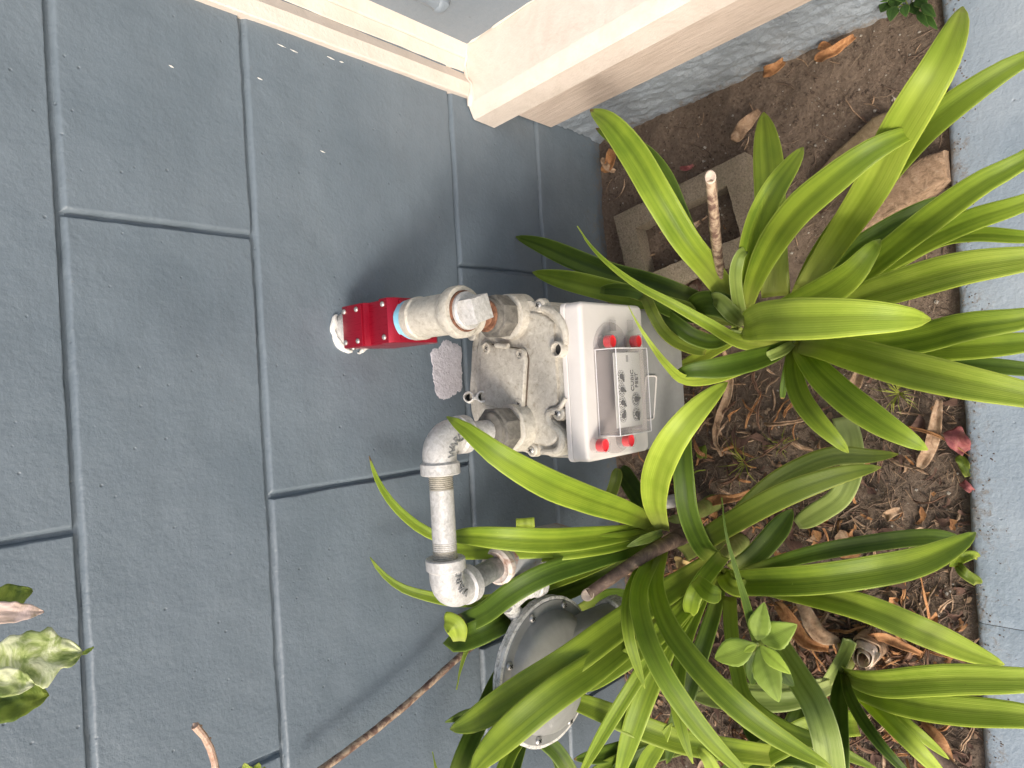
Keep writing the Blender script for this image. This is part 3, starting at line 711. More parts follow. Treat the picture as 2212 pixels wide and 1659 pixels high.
for (x, y, z) in ((1013, 858, 0.600), (1042, 857, 0.612)):
    p = at_z(x, y, z); bm = bmesh.new(); ax = V((0.1, -0.62, 0.78)).normalized(); ring_profile(bm, p, ax, [(-0.020, 0.0098), (0.004, 0.0095), (0.005, 0.0070), (-0.020, 0.0065)], 26); rest('test_port', bm, CASTW, TM)
    bm = bmesh.new(); lathe(bm, p, ax, [(-0.014, 0.0067), (-0.012, 0.0067)], 18); rest('port_hole', bm, DARK, TM)
bm = bmesh.new(); tube(bm, [at_z(1024, 858, 0.604), at_z(1036, 858, 0.606)], [0.0045, 0.0045], 8); rest('port_web', bm, CASTW, TM)
# ports
def union_nut(p, par, mat, r=0.0315):
    bm = bmesh.new(); lathe(bm, p + V((0, 0, -0.040)), (0, 0, 1), [(0, r * 1.26), (0.020, r * 1.22), (0.034, r * 1.16), (0.038, r * 0.95)], 36, wob=0.002); rest('port_neck', bm, CAST, par)
    bm = bmesh.new(); pts = [p + V((cos(a) * r * 1.12, sin(a) * r * 1.12, 0)) for a in [pi / 8 + k * pi / 4 for k in range(8)]]
    prism(bm, pts, (0, 0, 0.030), 0.0025, 2, True); lathe(bm, p + V((0, 0, 0.030)), (0, 0, 1), [(0, r * 0.92), (0.006, r * 0.88), (0.009, r * 0.66)], 32)
    return rest('union_nut', bm, mat, par, angle=30)
pR = V((wx, PY, 0.622)); xl = at_z(1100, 925, 0.62).x; pL = V((xl, PY, 0.632))
n1 = union_nut(pR, TM, NUTM, 0.030); n1['label'] = 'rust streaked union nut under the tee'
n2 = union_nut(pL, TM, NUTM, 0.031); n2['label'] = 'dark oxidised union nut on the elbow side'
bm = bmesh.new(); ring_profile(bm, pR + V((0, 0, 0.0385)), (0, 0, 1), [(0, 0.017), (0.003, 0.018), (0.0025, 0.0235), (0, 0.0245)], 30); rest('rust_washer', bm, RUST, TM)
# smooth grey lower housing
fx0, fx1 = at_y(1440, 965, -0.318).x, at_y(1470, 672, -0.318).x
zb = at_y(1478, 800, -0.318).z
bm = bmesh.new()
ps = rounded([V((fx0, -0.318, 0.475)), V((fx0, -0.318, zb)), V((fx1, -0.318, zb)), V((fx1, -0.318, 0.475))], [0.002, 0.030, 0.030, 0.002], 8)
prism(bm, [p + V((0, 0.165, 0)) for p in ps], (0, -0.165, 0), 0.009, 3, True); rest('lower_housing', bm, GREYP, TM, angle=45)
e = [at_y(x, y, -0.3195) for x, y in ((1395, 812), (1418, 812), (1412, 905), (1390, 908))]
bm = bmesh.new(); tube(bm, rounded(e, 0.006, 4) + [rounded(e, 0.006, 4)[0]], 0.0016, 6, 60, caps=False); rest('embossed_frame', bm, PLAST, TM)
bm = bmesh.new(); box(bm, (fx1 - 0.012, -0.26, 0.36), (fx1 + 0.006, -0.18, 0.585), 0.004); rest('side_flange', bm, CAST, TM); bm = bmesh.new(); box(bm, (fx0 - 0.004, -0.26, 0.36), (fx0 + 0.012, -0.18, 0.47), 0.004); rest('side_flange', bm, CAST, TM)

# index box
bxl = (at_y(1222, 995, -0.345).x + at_y(1372, 987, -0.362).x) / 2; bxr = (at_y(1238, 655, -0.345).x + at_y(1390, 660, -0.362).x) / 2
zt = 0.600; zl = 0.434; YB = -0.365
def plate(y0, y1, x0, x1, z0, z1, r, bev, name, mat, par=TM):
    bm = bmesh.new(); ps = rounded([V((x0, y0, z0)), V((x1, y0, z0)), V((x1, y0, z1)), V((x0, y0, z1))], r, 6)
    prism(bm, ps, (0, y1 - y0, 0), bev, 3); return rest(name, bm, mat, par, angle=50)
plate(-0.3295, -0.3375, bxl - 0.001, bxr + 0.001, zl - 0.001, zt + 0.001, 0.012, 0.002, 'index_back', PLAST)
IB = plate(-0.3385, YB, bxl, bxr, zl, zt, 0.012, 0.006, 'index_box', PLAST)
# clear window
gx0, gx1 = at_y(1330, 943, -0.40).x, at_y(1340, 752, -0.40).x
gz1, gz0 = 0.571, 0.488
def shell(x0, x1, z0, z1, y0, y1, th, name):
    bm = bmesh.new(); 
    box(bm, (x0, y1, z0), (x1, y1 + th, z1), 0.0006, 1)
    box(bm, (x0, y1 + th, z1 - th), (x1, y0, z1), 0); box(bm, (x0, y1 + th, z0), (x1, y0, z0 + th), 0)
    box(bm, (x0, y1 + th, z0 + th), (x0 + th, y0, z1 - th), 0); box(bm, (x1 - th, y1 + th, z0 + th), (x1, y0, z1 - th), 0)
    return rest(name, bm, CLEAR, TM, smooth=False)
shell(gx0, gx1, gz0, gz1, YB - 0.002, -0.403, 0.0022, 'clear_window')
mid = (gz0 + gz1) / 2
GLINT = mottled('pale edge highlight', [(0.66, 0.64, 0.64), (0.74, 0.72, 0.72)], 60, 0.25)  # pale strips added along the window edges, their highlights put into colour
for (a, b) in (((gx0, -0.403, gz1), (gx1, -0.403, gz1)), ((gx0, -0.403, gz0), (gx1, -0.403, gz0)), ((gx0, -0.403, gz0), (gx0, -0.403, gz1)), ((gx1, -0.403, gz0), (gx1, -0.403, gz1)), ((gx0, -0.403, gz1), (gx0, YB, gz1)), ((gx1, -0.403, gz1), (gx1, YB, gz1)), ((gx0, YB - .002, gz1), (gx1, YB - .002, gz1))):
    bm = bmesh.new(); tube(bm, [a, b], 0.0008, 6, 2); rest('edge_highlight', bm, GLINT, TM)
bm = bmesh.new()
o2 = [V((gx0 - 0.002, YB - 0.0002, gz0 - 0.002)), V((gx1 + 0.002, YB - 0.0002, gz0 - 0.002))] + [V((gx1 + 0.002 + 0.040 * cos(a), YB - 0.0002, mid + 0.0435 * sin(a))) for a in [(-pi / 2) + pi * k / 14 for k in range(15)]] + [V((gx1 + 0.002, YB - 0.0002, gz1 + 0.002)), V((gx0 - 0.002, YB - 0.0002, gz1 + 0.002))] + [V((gx0 - 0.002 + 0.028 * cos(a), YB - 0.0002, mid + 0.0435 * sin(a))) for a in [(pi / 2) + pi * k / 14 for k in range(15)]]
prism(bm, o2, (0, -0.0022, 0)); rest('clear_flange', bm, CLEAR, TM, smooth=False)
for (x, y) in ((1322, 703), (1360, 703)):
    p = at_y(x, y, YB - 0.003); bm = bmesh.new(); box(bm, (p.x - 0.0085, p.y - 0.0025, p.z - 0.0075), (p.x + 0.0085, p.y, p.z + 0.0075), 0.001); rest('clear_pad', bm, CLEAR, TM)
for (x, y) in ((1313, 738), (1369, 738), (1297, 962), (1353, 951)):
    p = at_y(x, y, -0.378); bm = bmesh.new(); ring_profile(bm, V((p.x, YB, p.z)), (0, -1, 0), [(0.002, 0.0112), (0.024, 0.0104), (0.024, 0.0096), (0.002, 0.0096)], 28); g = rest('plug_socket', bm, CLEAR, TM)
    bm = bmesh.new(); lathe(bm, V((p.x, YB - 0.006, p.z)), (0, -1, 0), [(0.005, 0.0094), (0.0155, 0.0092), (0.0155, 0.0078), (0.0145, 0.0074)], 24); r = rest('red_plug', bm, REDP, TM)
# dial plate behind the window
dz0, dz1 = 0.494, 0.563; YD = -0.3930; dx0, dx1 = gx0 + 0.010, gx1 - 0.006
bm = bmesh.new(); box(bm, (dx0, YD, dz0), (dx1, YD + 0.0015, dz1), 0.0005); DP = rest('dial_plate', bm, FACE, TM)
bm = bmesh.new(); box(bm, (gx0 + 0.004, YD + 0.002, gz0 + 0.004), (gx1 - 0.004, YB, gz0 + 0.006)); box(bm, (dx0 + 0.01, YD + 0.002, dz0 + 0.003), (dx1 - 0.01, YB - 0.001, dz0 + 0.02)); rest('register_frame', bm, PLAST, TM)
W_ = dx1 - dx0
def dial(x, z, r, ang, double=False):
    bm = bmesh.new()
    for rr in ((r, r * 0.80) if double else (r,)):
        ring_profile(bm, V((x, YD - 0.0001, z)), (0, -1, 0), [(0, rr - 0.00022), (0.0003, rr - 0.00022), (0.0003, rr + 0.00022), (0, rr + 0.00022)], 30)
    for k in range(10):
        a = 2 * pi * k / 10; q = V((x + cos(a) * r * 0.72, YD - 0.0002, z + sin(a) * r * 0.72)); s = r * 0.09
        vs = [bm.verts.new(q + V((dx, 0, dz))) for dx, dz in ((-s, -s * 1.5), (s, -s * 1.5), (s, s * 1.5), (-s, s * 1.5))]; bm.faces.new(vs)
    d = bmesh_child('dial', bm, INK, DP, TM)
    bm = bmesh.new(); lathe(bm, V((x, YD - 0.0002, z)), (0, -1, 0), [(0, r * 0.44), (0.0025, r * 0.40), (0.003, r * 0.3)], 16)
    dv = V((cos(ang), 0, sin(ang))); sv = V((-sin(ang), 0, cos(ang))); c = V((x, YD - 0.0015, z))
    vs = [bm.verts.new(c + sv * r * 0.36), bm.verts.new(c + dv * r * 1.0 + sv * r * 0.09), bm.verts.new(c + dv * r * 1.0 - sv * r * 0.09), bm.verts.new(c - sv * r * 0.36)]
    r2 = bmesh.ops.extrude_face_region(bm, geom=[bm.faces.new(vs)])
    for g in r2['geom']:
        if isinstance(g, bmesh.types.BMVert): g.co.y -= 0.0008
    bmesh_child('dial_pointer', bm, INK, DP, TM)
rr = W_ * 0.084
for k, a in enumerate((-0.4, -2.2, -1.9, -2.6)):
    dial(dx0 + W_ * (0.155 + 0.175 * k), dz1 - 0.0165, rr, a)
for k, a in enumerate((-2.8, -1.4)): dial(dx0 + W_ * (0.16 + 0.20 * k), dz0 + 0.0165, rr * 1.12, a, True)
for s, z in (('CUBIC', dz0 + 0.0235), ('FEET', dz0 + 0.0120)):
    o = rest('dial_lettering', text_bm(s, 0.0112, 0.0003, basis(V((dx0 + W_ * 0.62, YD - 0.0004, z)), (1, 0, 0), (0, 0, 1))), INK, DP, V(TM['org']), smooth=False)
bm = bmesh.new(); box(bm, (dx1 - 0.014, YD - 0.0006, (dz0 + dz1) / 2 - 0.0025), (dx1 - 0.004, YD, (dz0 + dz1) / 2 + 0.0025)); bmesh_child('plate_slot', bm, GREYP, DP, TM)

# ---- outlet pipe: elbow up from the left port, horizontal run, elbow down to the regulator
E1 = V((xl, PY, at_y(957, 950, PY).z)); E2 = at_y(957, 1288, PY); E2.z = (E2.z + E1.z) / 2; E1.z = E2.z
TP = thing('outlet_pipe', 'galvanised outlet pipe with two elbows left of the gas meter', 'pipe', (E1.x, PY, E1.z))
R0 = 0.0168
def arc(c, d1, d2, r, n=9):
    d1, d2 = V(d1).normalized(), V(d2).normalized(); o = c + (d1 + d2) * r; out = []
    for k in range(n + 1):
        a = pi / 2 * k / n; out.append(o - d2 * r * cos(a) - d1 * r * sin(a))
    return out
def elbow(c, d1, d2, txt):
    d1, d2 = V(d1).normalized(), V(d2).normalized(); bm = bmesh.new(); r = 0.026
    pts = [c + d1 * 0.042] + arc(c, d1, d2, r) + [c + d2 * 0.042]
    tube(bm, pts, 0.0238, 28, 26, wob=0.0006, caps=False)
    for d in (d1, d2):
        ring_profile(bm, c + d * 0.036, d, [(-0.003, 0.0235), (0.000, 0.0275), (0.014, 0.0278), (0.0155, 0.0262), (0.0150, 0.0180), (-0.003, 0.0180)], 36)
    e = rest('elbow', bm, GALV, TP); return e
e1 = elbow(E1, (0, 0, -1), (-1, 0, 0), 'WARD')
bm = bmesh.new(); lathe(bm, E1 + V((0, 0, -0.03)), (0, 0, -1), [(0, R0), (E1.z - 0.66 , R0)], 28); rest('drop_pipe', bm, GALV, TP)
bm = bmesh.new(); lathe(bm, E1 + V((-0.072, 0, 0)), (-1, 0, 0), [(0, R0), ((E1.x - E2.x) - 0.134, R0)], 32, wob=0.0004); rest('horizontal_pipe', bm, GALV, TP)
for s in (E1 + V((-0.049, 0, 0)), E2 + V((0.073, 0, 0))):
    bm = bmesh.new(); pr = []
    for k in range(9): pr += [(k * 0.0027, R0 + 0.0004), (k * 0.0027 + 0.00135, R0 - 0.0009)]
    lathe(bm, s, (-1, 0, 0), pr, 30); rest('thread', bm, THREAD, TP)
F = at_y(1078, 1222, -0.215)
dn = (F - E2).normalized()
e2 = elbow(E2, (1, 0, 0), dn, 'WARD')
for i, ch in enumerate('WARD'):
    a = radians(12 + 22 * i); c = E1 + V((-0.026, 0, -0.026)); 
    # read from the pipe end towards the meter
    out = V((sin(a), 0, cos(a))); p = c + out * 0.0245 + V((0, -0.0236, 0)) ; t = V((cos(a), 0, -sin(a)))
    rest('cast_letter', text_bm(ch, 0.0150, 0.0016, basis(p, t, out + V((0, 0.12, 0)))), GALVD, e1, V(TP['org']), smooth=False)
for i, ch in enumerate('WARD'):
    a = radians(-52 + 22 * i); c = E2 + V((0.026, 0, -0.026)); out = V((sin(a), 0, cos(a))); p = c + out * 0.0245 + V((0, -0.0236, 0)); t = V((cos(a), 0, -sin(a)))
    rest('cast_letter', text_bm(ch, 0.0150, 0.0016, basis(p, t, out + V((0, 0.12, 0)))), GALVD, e2, V(TP['org']), smooth=False)
L = (F - E2).length
bm = bmesh.new(); lathe(bm, E2 + dn * 0.050, dn, [(0, R0 - 0.0008), (0.004, R0 - 0.0008), (0.006, R0), (L - 0.062, R0), (L - 0.060, R0 - 0.001), (L - 0.02, R0 - 0.001)], 28); rest('drop_nipple', bm, GALVD, TP)

# ---- regulator
G = at_y(1192, 1450, -0.205); RR = 0.122
TR = thing('gas_regulator', 'round grey gas regulator behind the leaves, rim studded with screws', 'regulator', (G.x, -0.15, G.z))
bm = bmesh.new(); x_, y_, a_ = frame_of(dn)
lathe(bm, F + dn * -0.010, dn, [(0.002, 0.020), (0.0, 0.024), (0.004, 0.0285), (0.013, 0.0290), (0.018, 0.0265), (0.018, 0.022)], 36); rest('union_collar', bm, mottled('rust edged pale collar', [(0.30, 0.14, 0.08), (0.60, 0.52, 0.46), (0.68, 0.62, 0.56)], 60, 0.5), TR)
bm = bmesh.new(); d2 = V((0.06, -0.05, -1)).normalized(); lathe(bm, F + dn * 0.006, d2, [(-0.004, 0.022), (0.0, 0.0285), (0.02, 0.0300), (0.03, 0.035), (0.10, 0.036), (0.14, 0.030), (0.16, 0.020)], 32, wob=0.002); rest('valve_neck', bm, mottled('grey paint with rust spots', [(0.30, 0.12, 0.06), (0.26, 0.26, 0.25), (0.32, 0.32, 0.31), (0.36, 0.36, 0.35)], 45, 0.5, 0.1, 0.3), TR)
bm = bmesh.new()
lathe(bm, (G.x, -0.150, G.z), (0, -1, 0), [(0, 0.030), (0.010, 0.060), (0.030, RR - 0.022), (0.0345, RR - 0.003), (0.036, RR), (0.0415, RR), (0.0425, RR - 0.003), (0.0435, RR), (0.0505, RR), (0.0515, RR - 0.003)], 64, wob=0.0012); rest('case_rim', bm, CASTW, TR)
bm = bmesh.new()
lathe(bm, (G.x, -0.2005, G.z), (0, -1, 0), [(0, RR - 0.004), (0.002, RR - 0.006), (0.0032, RR - 0.021), (0.0065, RR - 0.0235), (0.016, RR - 0.0265), (0.024, RR - 0.036), (0.028, RR - 0.048), (0.034, RR - 0.066), (0.039, 0.040), (0.041, 0.002)], 64); rest('front_dome', bm, REGG, TR)
for k in range(8):
    a = radians(22 + 45 * k); p = V((G.x + cos(a) * (RR - 0.014), -0.2035, G.z + sin(a) * (RR - 0.014)))
    screw(p, (0, -1, 0), 0.0068, TR, SCREW)
bm = bmesh.new(); p = G + V((0.042, 0, 0.028)); 
vs = [V((G.x + 0.052, -0.222, G.z + 0.030)), V((G.x + 0.004, -0.229, G.z + 0.006)), V((G.x + 0.002, -0.2455, G.z + 0.005)), V((G.x + 0.044, -0.232, G.z + 0.026))]
prism(bm, vs, (0.002, 0, -0.0036), 0.0008, 1, True); rest('dome_rib', bm, CASTW, TR)
bm = bmesh.new(); tube(bm, [V((G.x + 0.035, -0.205, G.z - 0.015)), V((G.x + 0.042, -0.215, G.z - 0.08)), V((G.x + 0.044, -0.215, G.z - 0.155))], [0.030, 0.034, 0.030], 28, 12); rest('spring_tower', bm, REGG, TR)
tw = V((G.x + 0.044, -0.215, G.z - 0.155)); bm = bmesh.new(); lathe(bm, tw, (0.02, 0, -1), [(0, 0.033), (0.004, 0.036), (0.030, 0.036), (0.034, 0.031), (0.036, 0.018)], 32, wob=0.001); rest('tower_cap', bm, CASTW, TR)
for k in range(6):
    a = 2 * pi * k / 6; bm = bmesh.new(); box(bm, tw + V((cos(a) * 0.036 - 0.002, sin(a) * 0.036 - 0.002, -0.03)), tw + V((cos(a) * 0.036 + 0.002, sin(a) * 0.036 + 0.002, -0.006)), 0.0008); rest('cap_rib', bm, CASTW, TR)
bm = bmesh.new(); tube(bm, [V((G.x + 0.01, -0.21, G.z - 0.055)), V((G.x - 0.03, -0.222, G.z - 0.105))], [0.018, 0.015], 22, 2); rest('vent_boss', bm, CASTW, TR)
# bracket with bolt that joins the case to the neck
b0 = at_y(1162, 1262, -0.205); b1 = at_y(1095, 1300, -0.185)
bm = bmesh.new(); lathe(bm, b0 + V((0, 0.0, 0.026)), (0, 0, -1), [(0, 0.014), (0.002, 0.017), (0.015, 0.0175), (0.017, 0.020), (0.032, 0.020), (0.034, 0.017)], 28, wob=0.001); rest('bolt_lug', bm, CASTW, TR)
bm = bmesh.new(); tube(bm, [b0 + V((0, 0, 0.004)), b0.lerp(b1, 0.5) + V((0, 0, 0.004)), b1], [0.015, 0.013, 0.019], 16, 10, wob=0.004)
tube(bm, [b1, V((b1.x - 0.03, -0.175, b1.z - 0.03)), V((b1.x - 0.06, -0.17, b1.z - 0.05))], [0.018, 0.013, 0.016], 14, 8, wob=0.004); rest('clamp_arm', bm, CASTW, TR)
bm = bmesh.new(); pts = [b0 + V((cos(a) * 0.0095, sin(a) * 0.0095, -0.008)) for a in [k * pi / 3 for k in range(6)]]; prism(bm, pts, (0, 0, -0.014), 0.001, 1, True); rest('hex_bolt', bm, GALV, TR)

# ================================================================== PLANTS
def ribbon(pts, wpx, tip='a', base=0.6, fold=0.30, roll=(0, 0), n=30, wave=0.05, wm=None):
    """strap leaf from tip to base. pts: (px, py, height) or (px, py, -distance of a plane in front of the wall)"""
    P = [at(p) for p in pts]
    path, L = catmull(P, n)
    midp = path[n // 2]; w = wm if wm else wpx * depth(sum((at(p) for p in pts), V((0, 0, 0))) / len(pts)) / FPX
    bm = bmesh.new(); uvl = bm.loops.layers.uv.new('UVMap'); C = 9; rows = []; prev = None
    ph = random.random() * 10
    for i, p in enumerate(path):
        t = i / (n - 1); T = (path[min(n - 1, i + 1)] - path[max(0, i - 1)]).normalized()
        Vc = (CAM - p).normalized(); N = (Vc * 0.75 + V((0, -0.15, 0.35)))
        N = (N - T * N.dot(T)).normalized()
        if prev is not None:
            N = (N * 0.5 + (prev - T * prev.dot(T)).normalized() * 0.5).normalized()
        prev = N
        S = T.cross(N).normalized(); r = radians(roll[0] * (1 - t) + roll[1] * t)
        if r: S, N = S * cos(r) + N * sin(r), N * cos(r) - S * sin(r)
        if tip == 'a': f = min(1.0, (t + 0.002) / 0.36); w1 = sin(pi / 2 * f) ** 0.66
        elif tip == 'b': f = min(1.0, (t + 0.02) / 0.20); w1 = sqrt(max(0, 1 - (1 - f) ** 2))
        elif tip == 's': f = min(1.0, t / 0.85); w1 = f ** 0.9
        elif tip == 'o': w1 = sqrt(max(0, 1 - (1 - min(1, t / 0.5)) ** 2)) if t < 0.5 else 1
        else: w1 = 1.0
        w2 = 1.0 if t < 0.5 else 1 - (1 - base) * ((t - 0.5) / 0.5) ** 1.3
        hw = max(0.00035, w * 0.5 * w1 * w2); row = []
        for k in range(C):
            u = (k / (C - 1)) * 2 - 1; lift = fold * hw * (abs(u) ** 1.1) * (1 + 0.5 * t)
            lift += wave * hw * sin(t * 9 + ph + u * 1.2) * abs(u)
            row.append(bm.verts.new(p + S * hw * u + N * (lift + 0.0008 * NZ.noise(p * 40 + V((u, 0, 0))))))
        rows.append(row)
    for i in range(n - 1):
        for k in range(C - 1):
            f = bm.faces.new((rows[i][k], rows[i][k + 1], rows[i + 1][k + 1], rows[i + 1][k]))
            for lp, (a, b) in zip(f.loops, ((i, k), (i, k + 1), (i + 1, k + 1), (i + 1, k))):
                lp[uvl].uv = (b / (C - 1), a / (n - 1))
    return bm
def leaf_obj(bm, mat, par, name='leaf', thick=0.0011, label=None):
    me = bpy.data.meshes.new(name); bm.to_mesh(me); bm.free(); me.transform(M.Translation(-V(par['org'])))
    me.polygons.foreach_set('use_smooth', [True] * len(me.polygons)); me.materials.append(mat)
    o = bpy.data.objects.new(name, me); COL.objects.link(o); o.parent = par
    sm = o.modifiers.new('thickness', 'SOLIDIFY'); sm.thickness = thick; sm.offset = -1
    if label: o['label'] = label
    return o
def strap(par, tone, pts, w, **kw):
    lb = kw.pop('label', None)
    return leaf_obj(ribbon(pts, w, **kw), LEAF[tone], par, label=lb)
LG = 'strap leaved lily plants in the bed'
def lily(name_label, px, py, z, leaves):
    c = at_z(px, py, z); t = thing('lily_plant', name_label, 'plant', V((c.x, c.y, 0.0)), LG)
    for L in leaves:
        kw = dict(L[3]) if len(L) > 3 else {}
        strap(t, L[0], L[2], L[1], **kw)
    # short pale neck the leaves grow from
    bm = bmesh.new(); tube(bm, [V((c.x, c.y + .03, -0.01)), V((c.x, c.y + .012, z * 0.5)), c + V((0, 0, 0.006))], [0.020, 0.014, 0.009], 16, 10, wob=0.004)
    rest('neck', bm, NECK, t); return t
NECK = mottled('pale green leaf sheath', [(0.16, 0.20, 0.04), (0.26, 0.31, 0.08), (0.36, 0.40, 0.14)], 40, 0.5, 0, 0.2, 120, (0.25, 0.17, 0.08), 0.7, 18, 0.55)

# z: camera is 1.39 m up. Heights arch up from the crown and droop at the tip.
P1 = lily('lily plant right of the gas meter beside the hollow concrete block', 1602, 692, 0.19, [
 ('d', 44, [(1287, 277, .30), (1330, 300, .31), (1390, 335, .31), (1432, 385, .30), (1465, 460, .28), (1510, 560, .24), (1575, 650, .20)], dict(fold=.15)),
 ('m', 60, [(1275, 237, .40), (1318, 268, .42), (1370, 335, .42), (1420, 420, .41), (1478, 515, .36), (1530, 580, .30), (1582, 650, .22)], dict(fold=.34, base=.75)),
 ('d', 44, [(1114, 511, .33), (1170, 530, .34), (1240, 560, .34), (1320, 590, .31), (1410, 612, .28), (1500, 645, .24), (1585, 685, .20)]),
 ('d', 34, [(1395, 628, .25), (1450, 645, .25), (1520, 660, .23), (1595, 690, .19)], dict(fold=.2)),
 ('m', 46, [(1150, 588, .36), (1200, 600, .37), (1265, 615, .37), (1330, 632, .35), (1400, 650, .30), (1490, 672, .25), (1585, 690, .20)]),
 ('d', 27, [(1297, 627, .39), (1330, 625, .39), (1375, 632, .38), (1410, 648, .36), (1450, 672, .32), (1520, 690, .26), (1590, 695, .2)], dict(tip='b')),
 ('o', 24, [(1524, 762, .24), (1490, 752, .28), (1455, 735, .33), (1428, 708, .37), (1408, 672, .39), (1395, 645, .38), (1370, 636, .36)], dict(base=.9, tip='b')),
 ('d', 34, [(1424, 660, .30), (1432, 680, .32), (1465, 705, .32), (1500, 728, .30), (1545, 738, .26), (1595, 715, .2)], dict(tip='b', fold=.4)),
 ('d', 52, [(1497, 670, .24), (1520, 655, .26), (1560, 660, .26), (1590, 680, .23), (1605, 700, .19)], dict(tip='b')),
 ('l', 30, [(1466, 790, .08), (1500, 778, .11), (1540, 755, .13), (1580, 730, .14), (1600, 705, .16)], dict(base=.9)),
 ('m', 62, [(1649, 242, .22), (1654, 290, .24), (1660, 360, .25), (1664, 450, .26), (1668, 540, .25), (1676, 640, .22)], dict(fold=.12, base=.95)),
 ('m', 52, [(1735, 318, .36), (1712, 352, .39), (1675, 405, .41), (1643, 470, .39), (1623, 540, .34), (1612, 620, .27), (1606, 680, .21)], dict(fold=.30, base=.4)),
 ('m', 64, [(1998, 281, .44), (1950, 293, .47), (1880, 328, .49), (1800, 388, .48), (1720, 458, .44), (1660, 540, .37), (1625, 620, .28), (1610, 685, .2)], dict(fold=.26, base=.35)),
 ('p', 26, [(1613, 540, .34), (1597, 552, .36), (1588, 590, .35), (1592, 640, .30), (1604, 690, .22)], dict(tip='b', base=.9, roll=(25, 0))),
 ('p', 34, [(1541, 648, .27), (1556, 650, .29), (1580, 675, .28), (1605, 700, .22)], dict(tip='b', base=.5, roll=(-20, 0))),
 ('m', 66, [(1902, 517, .40), (1878, 545, .42), (1838, 592, .41), (1780, 632, .36), (1700, 668, .28), (1640, 690, .22)], dict(fold=.2, base=.6)),
 ('l', 86, [(2011, 690, .48), (1955, 688, .52), (1870, 686, .54), (1780, 688, .54), (1700, 690, .52), (1645, 695, .46), (1618, 706, .36), (1606, 708, .25)], dict(fold=.16, base=.55, tip='a')),
 ('p', 10, [(1545, 705, .23), (1580, 715, .22), (1612, 722, .2)], dict(tip='s')),
])
P2 = lily('lily plant nearest the kerb, fanning leaves over the pale kerb', 1712, 738, 0.19, [
 ('m', 62, [(2290, 95, .42), (2190, 140, .44), (2090, 205, .44), (2000, 275, .42), (1930, 350, .38), (1850, 450, .33), (1770, 560, .27), (1720, 660, .2)], dict(fold=.25, base=.8)),
 ('l', 78, [(2079, 14, .46), (2066, 60, .49), (2030, 140, .51), (1985, 215, .50), (1935, 300, .46), (1885, 400, .41), (1820, 500, .34), (1740, 620, .25)], dict(fold=.22, base=.7)),
 ('m', 48, [(2330, 380, .35), (2212, 438, .36), (2100, 475, .35), (2000, 520, .32), (1880, 590, .27), (1760, 680, .2)], dict(fold=.2)),
 ('m', 56, [(2300, 270, .46), (2212, 345, .48), (2120, 395, .48), (2030, 458, .45), (1930, 535, .39), (1840, 610, .31), (1740, 700, .22)], dict(fold=.3, base=.9)),
 ('d', 36, [(2061, 430, .24), (1990, 455, .27), (1910, 495, .28), (1830, 550, .27), (1750, 650, .2)], dict(tip='b')),
 ('m', 30, [(2330, 515, .30), (2212, 512, .31), (2100, 507, .30), (2010, 528, .28), (1880, 610, .23)], {}),
 ('l', 70, [(2350, 540, .46), (2212, 560, .48), (2080, 580, .48), (1960, 612, .44), (1860, 645, .37), (1770, 685, .26)], dict(fold=.34, base=.8)),
 ('m', 60, [(2350, 655, .42), (2212, 688, .44), (2090, 705, .44), (1980, 732, .40), (1870, 745, .34), (1770, 745, .25), (1715, 738, .19)], dict(fold=.3, base=.8)),
 ('m', 52, [(2360, 720, .36), (2212, 740, .37), (2080, 750, .36), (1950, 755, .31), (1850, 757, .24), (1760, 748, .19)], dict(fold=.3)),
 ('d', 32, [(2350, 815, .26), (2212, 797, .28), (2080, 785, .28), (1960, 772, .25), (1850, 760, .21)], {}),
 ('l', 72, [(2360, 890, .47), (2212, 852, .50), (2080, 825, .51), (1950, 795, .48), (1850, 768, .41), (1780, 750, .31), (1725, 742, .21)], dict(fold=.34, base=.75)),
 ('m', 62, [(2004, 972, .36), (1965, 950, .38), (1900, 912, .38), (1830, 862, .36), (1775, 812, .32), (1740, 770, .26), (1722, 742, .2)], dict(fold=.2, base=.55)),
 ('m', 42, [(1833, 978, .33), (1806, 950, .35), (1762, 905, .35), (1728, 855, .32), (1713, 800, .27), (1714, 745, .2)], dict(fold=.3, base=.5)),
 ('d', 13, [(1690, 862, .25), (1693, 830, .26), (1700, 790, .25), (1708, 750, .2)], dict(tip='b')),
 ('p', 22, [(1648, 776, .30), (1665, 768, .30), (1690, 757, .27), (1712, 742, .22)], dict(tip='b')),
 ('l', 44, [(1357, 660, .56), (1375, 695, .55), (1405, 742, .53), (1442, 790, .49), (1480, 820, .44), (1540, 815, .38), (1620, 785, .30), (1700, 748, .2)], dict(fold=.15, tip='s', base=.6)),
 ('d', 46, [(1453, 810, .44), (1492, 800, .44), (1550, 795, .41), (1610, 782, .36), (1665, 765, .29), (1712, 742, .21)], dict(fold=.3, base=.5)),
 ('m', 32, [(1247, 488, .46), (1275, 530, .46), (1320, 575, .46), (1380, 618, .44), (1450, 655, .41), (1530, 700, .36), (1600, 738, .30), (1690, 748, .22)], dict(fold=.35, tip='s', base=.9)),
 ('l', 22, [(1800, 870, .05), (1790, 830, .10), (1760, 790, .15), (1720, 745, .18)], {}),
])
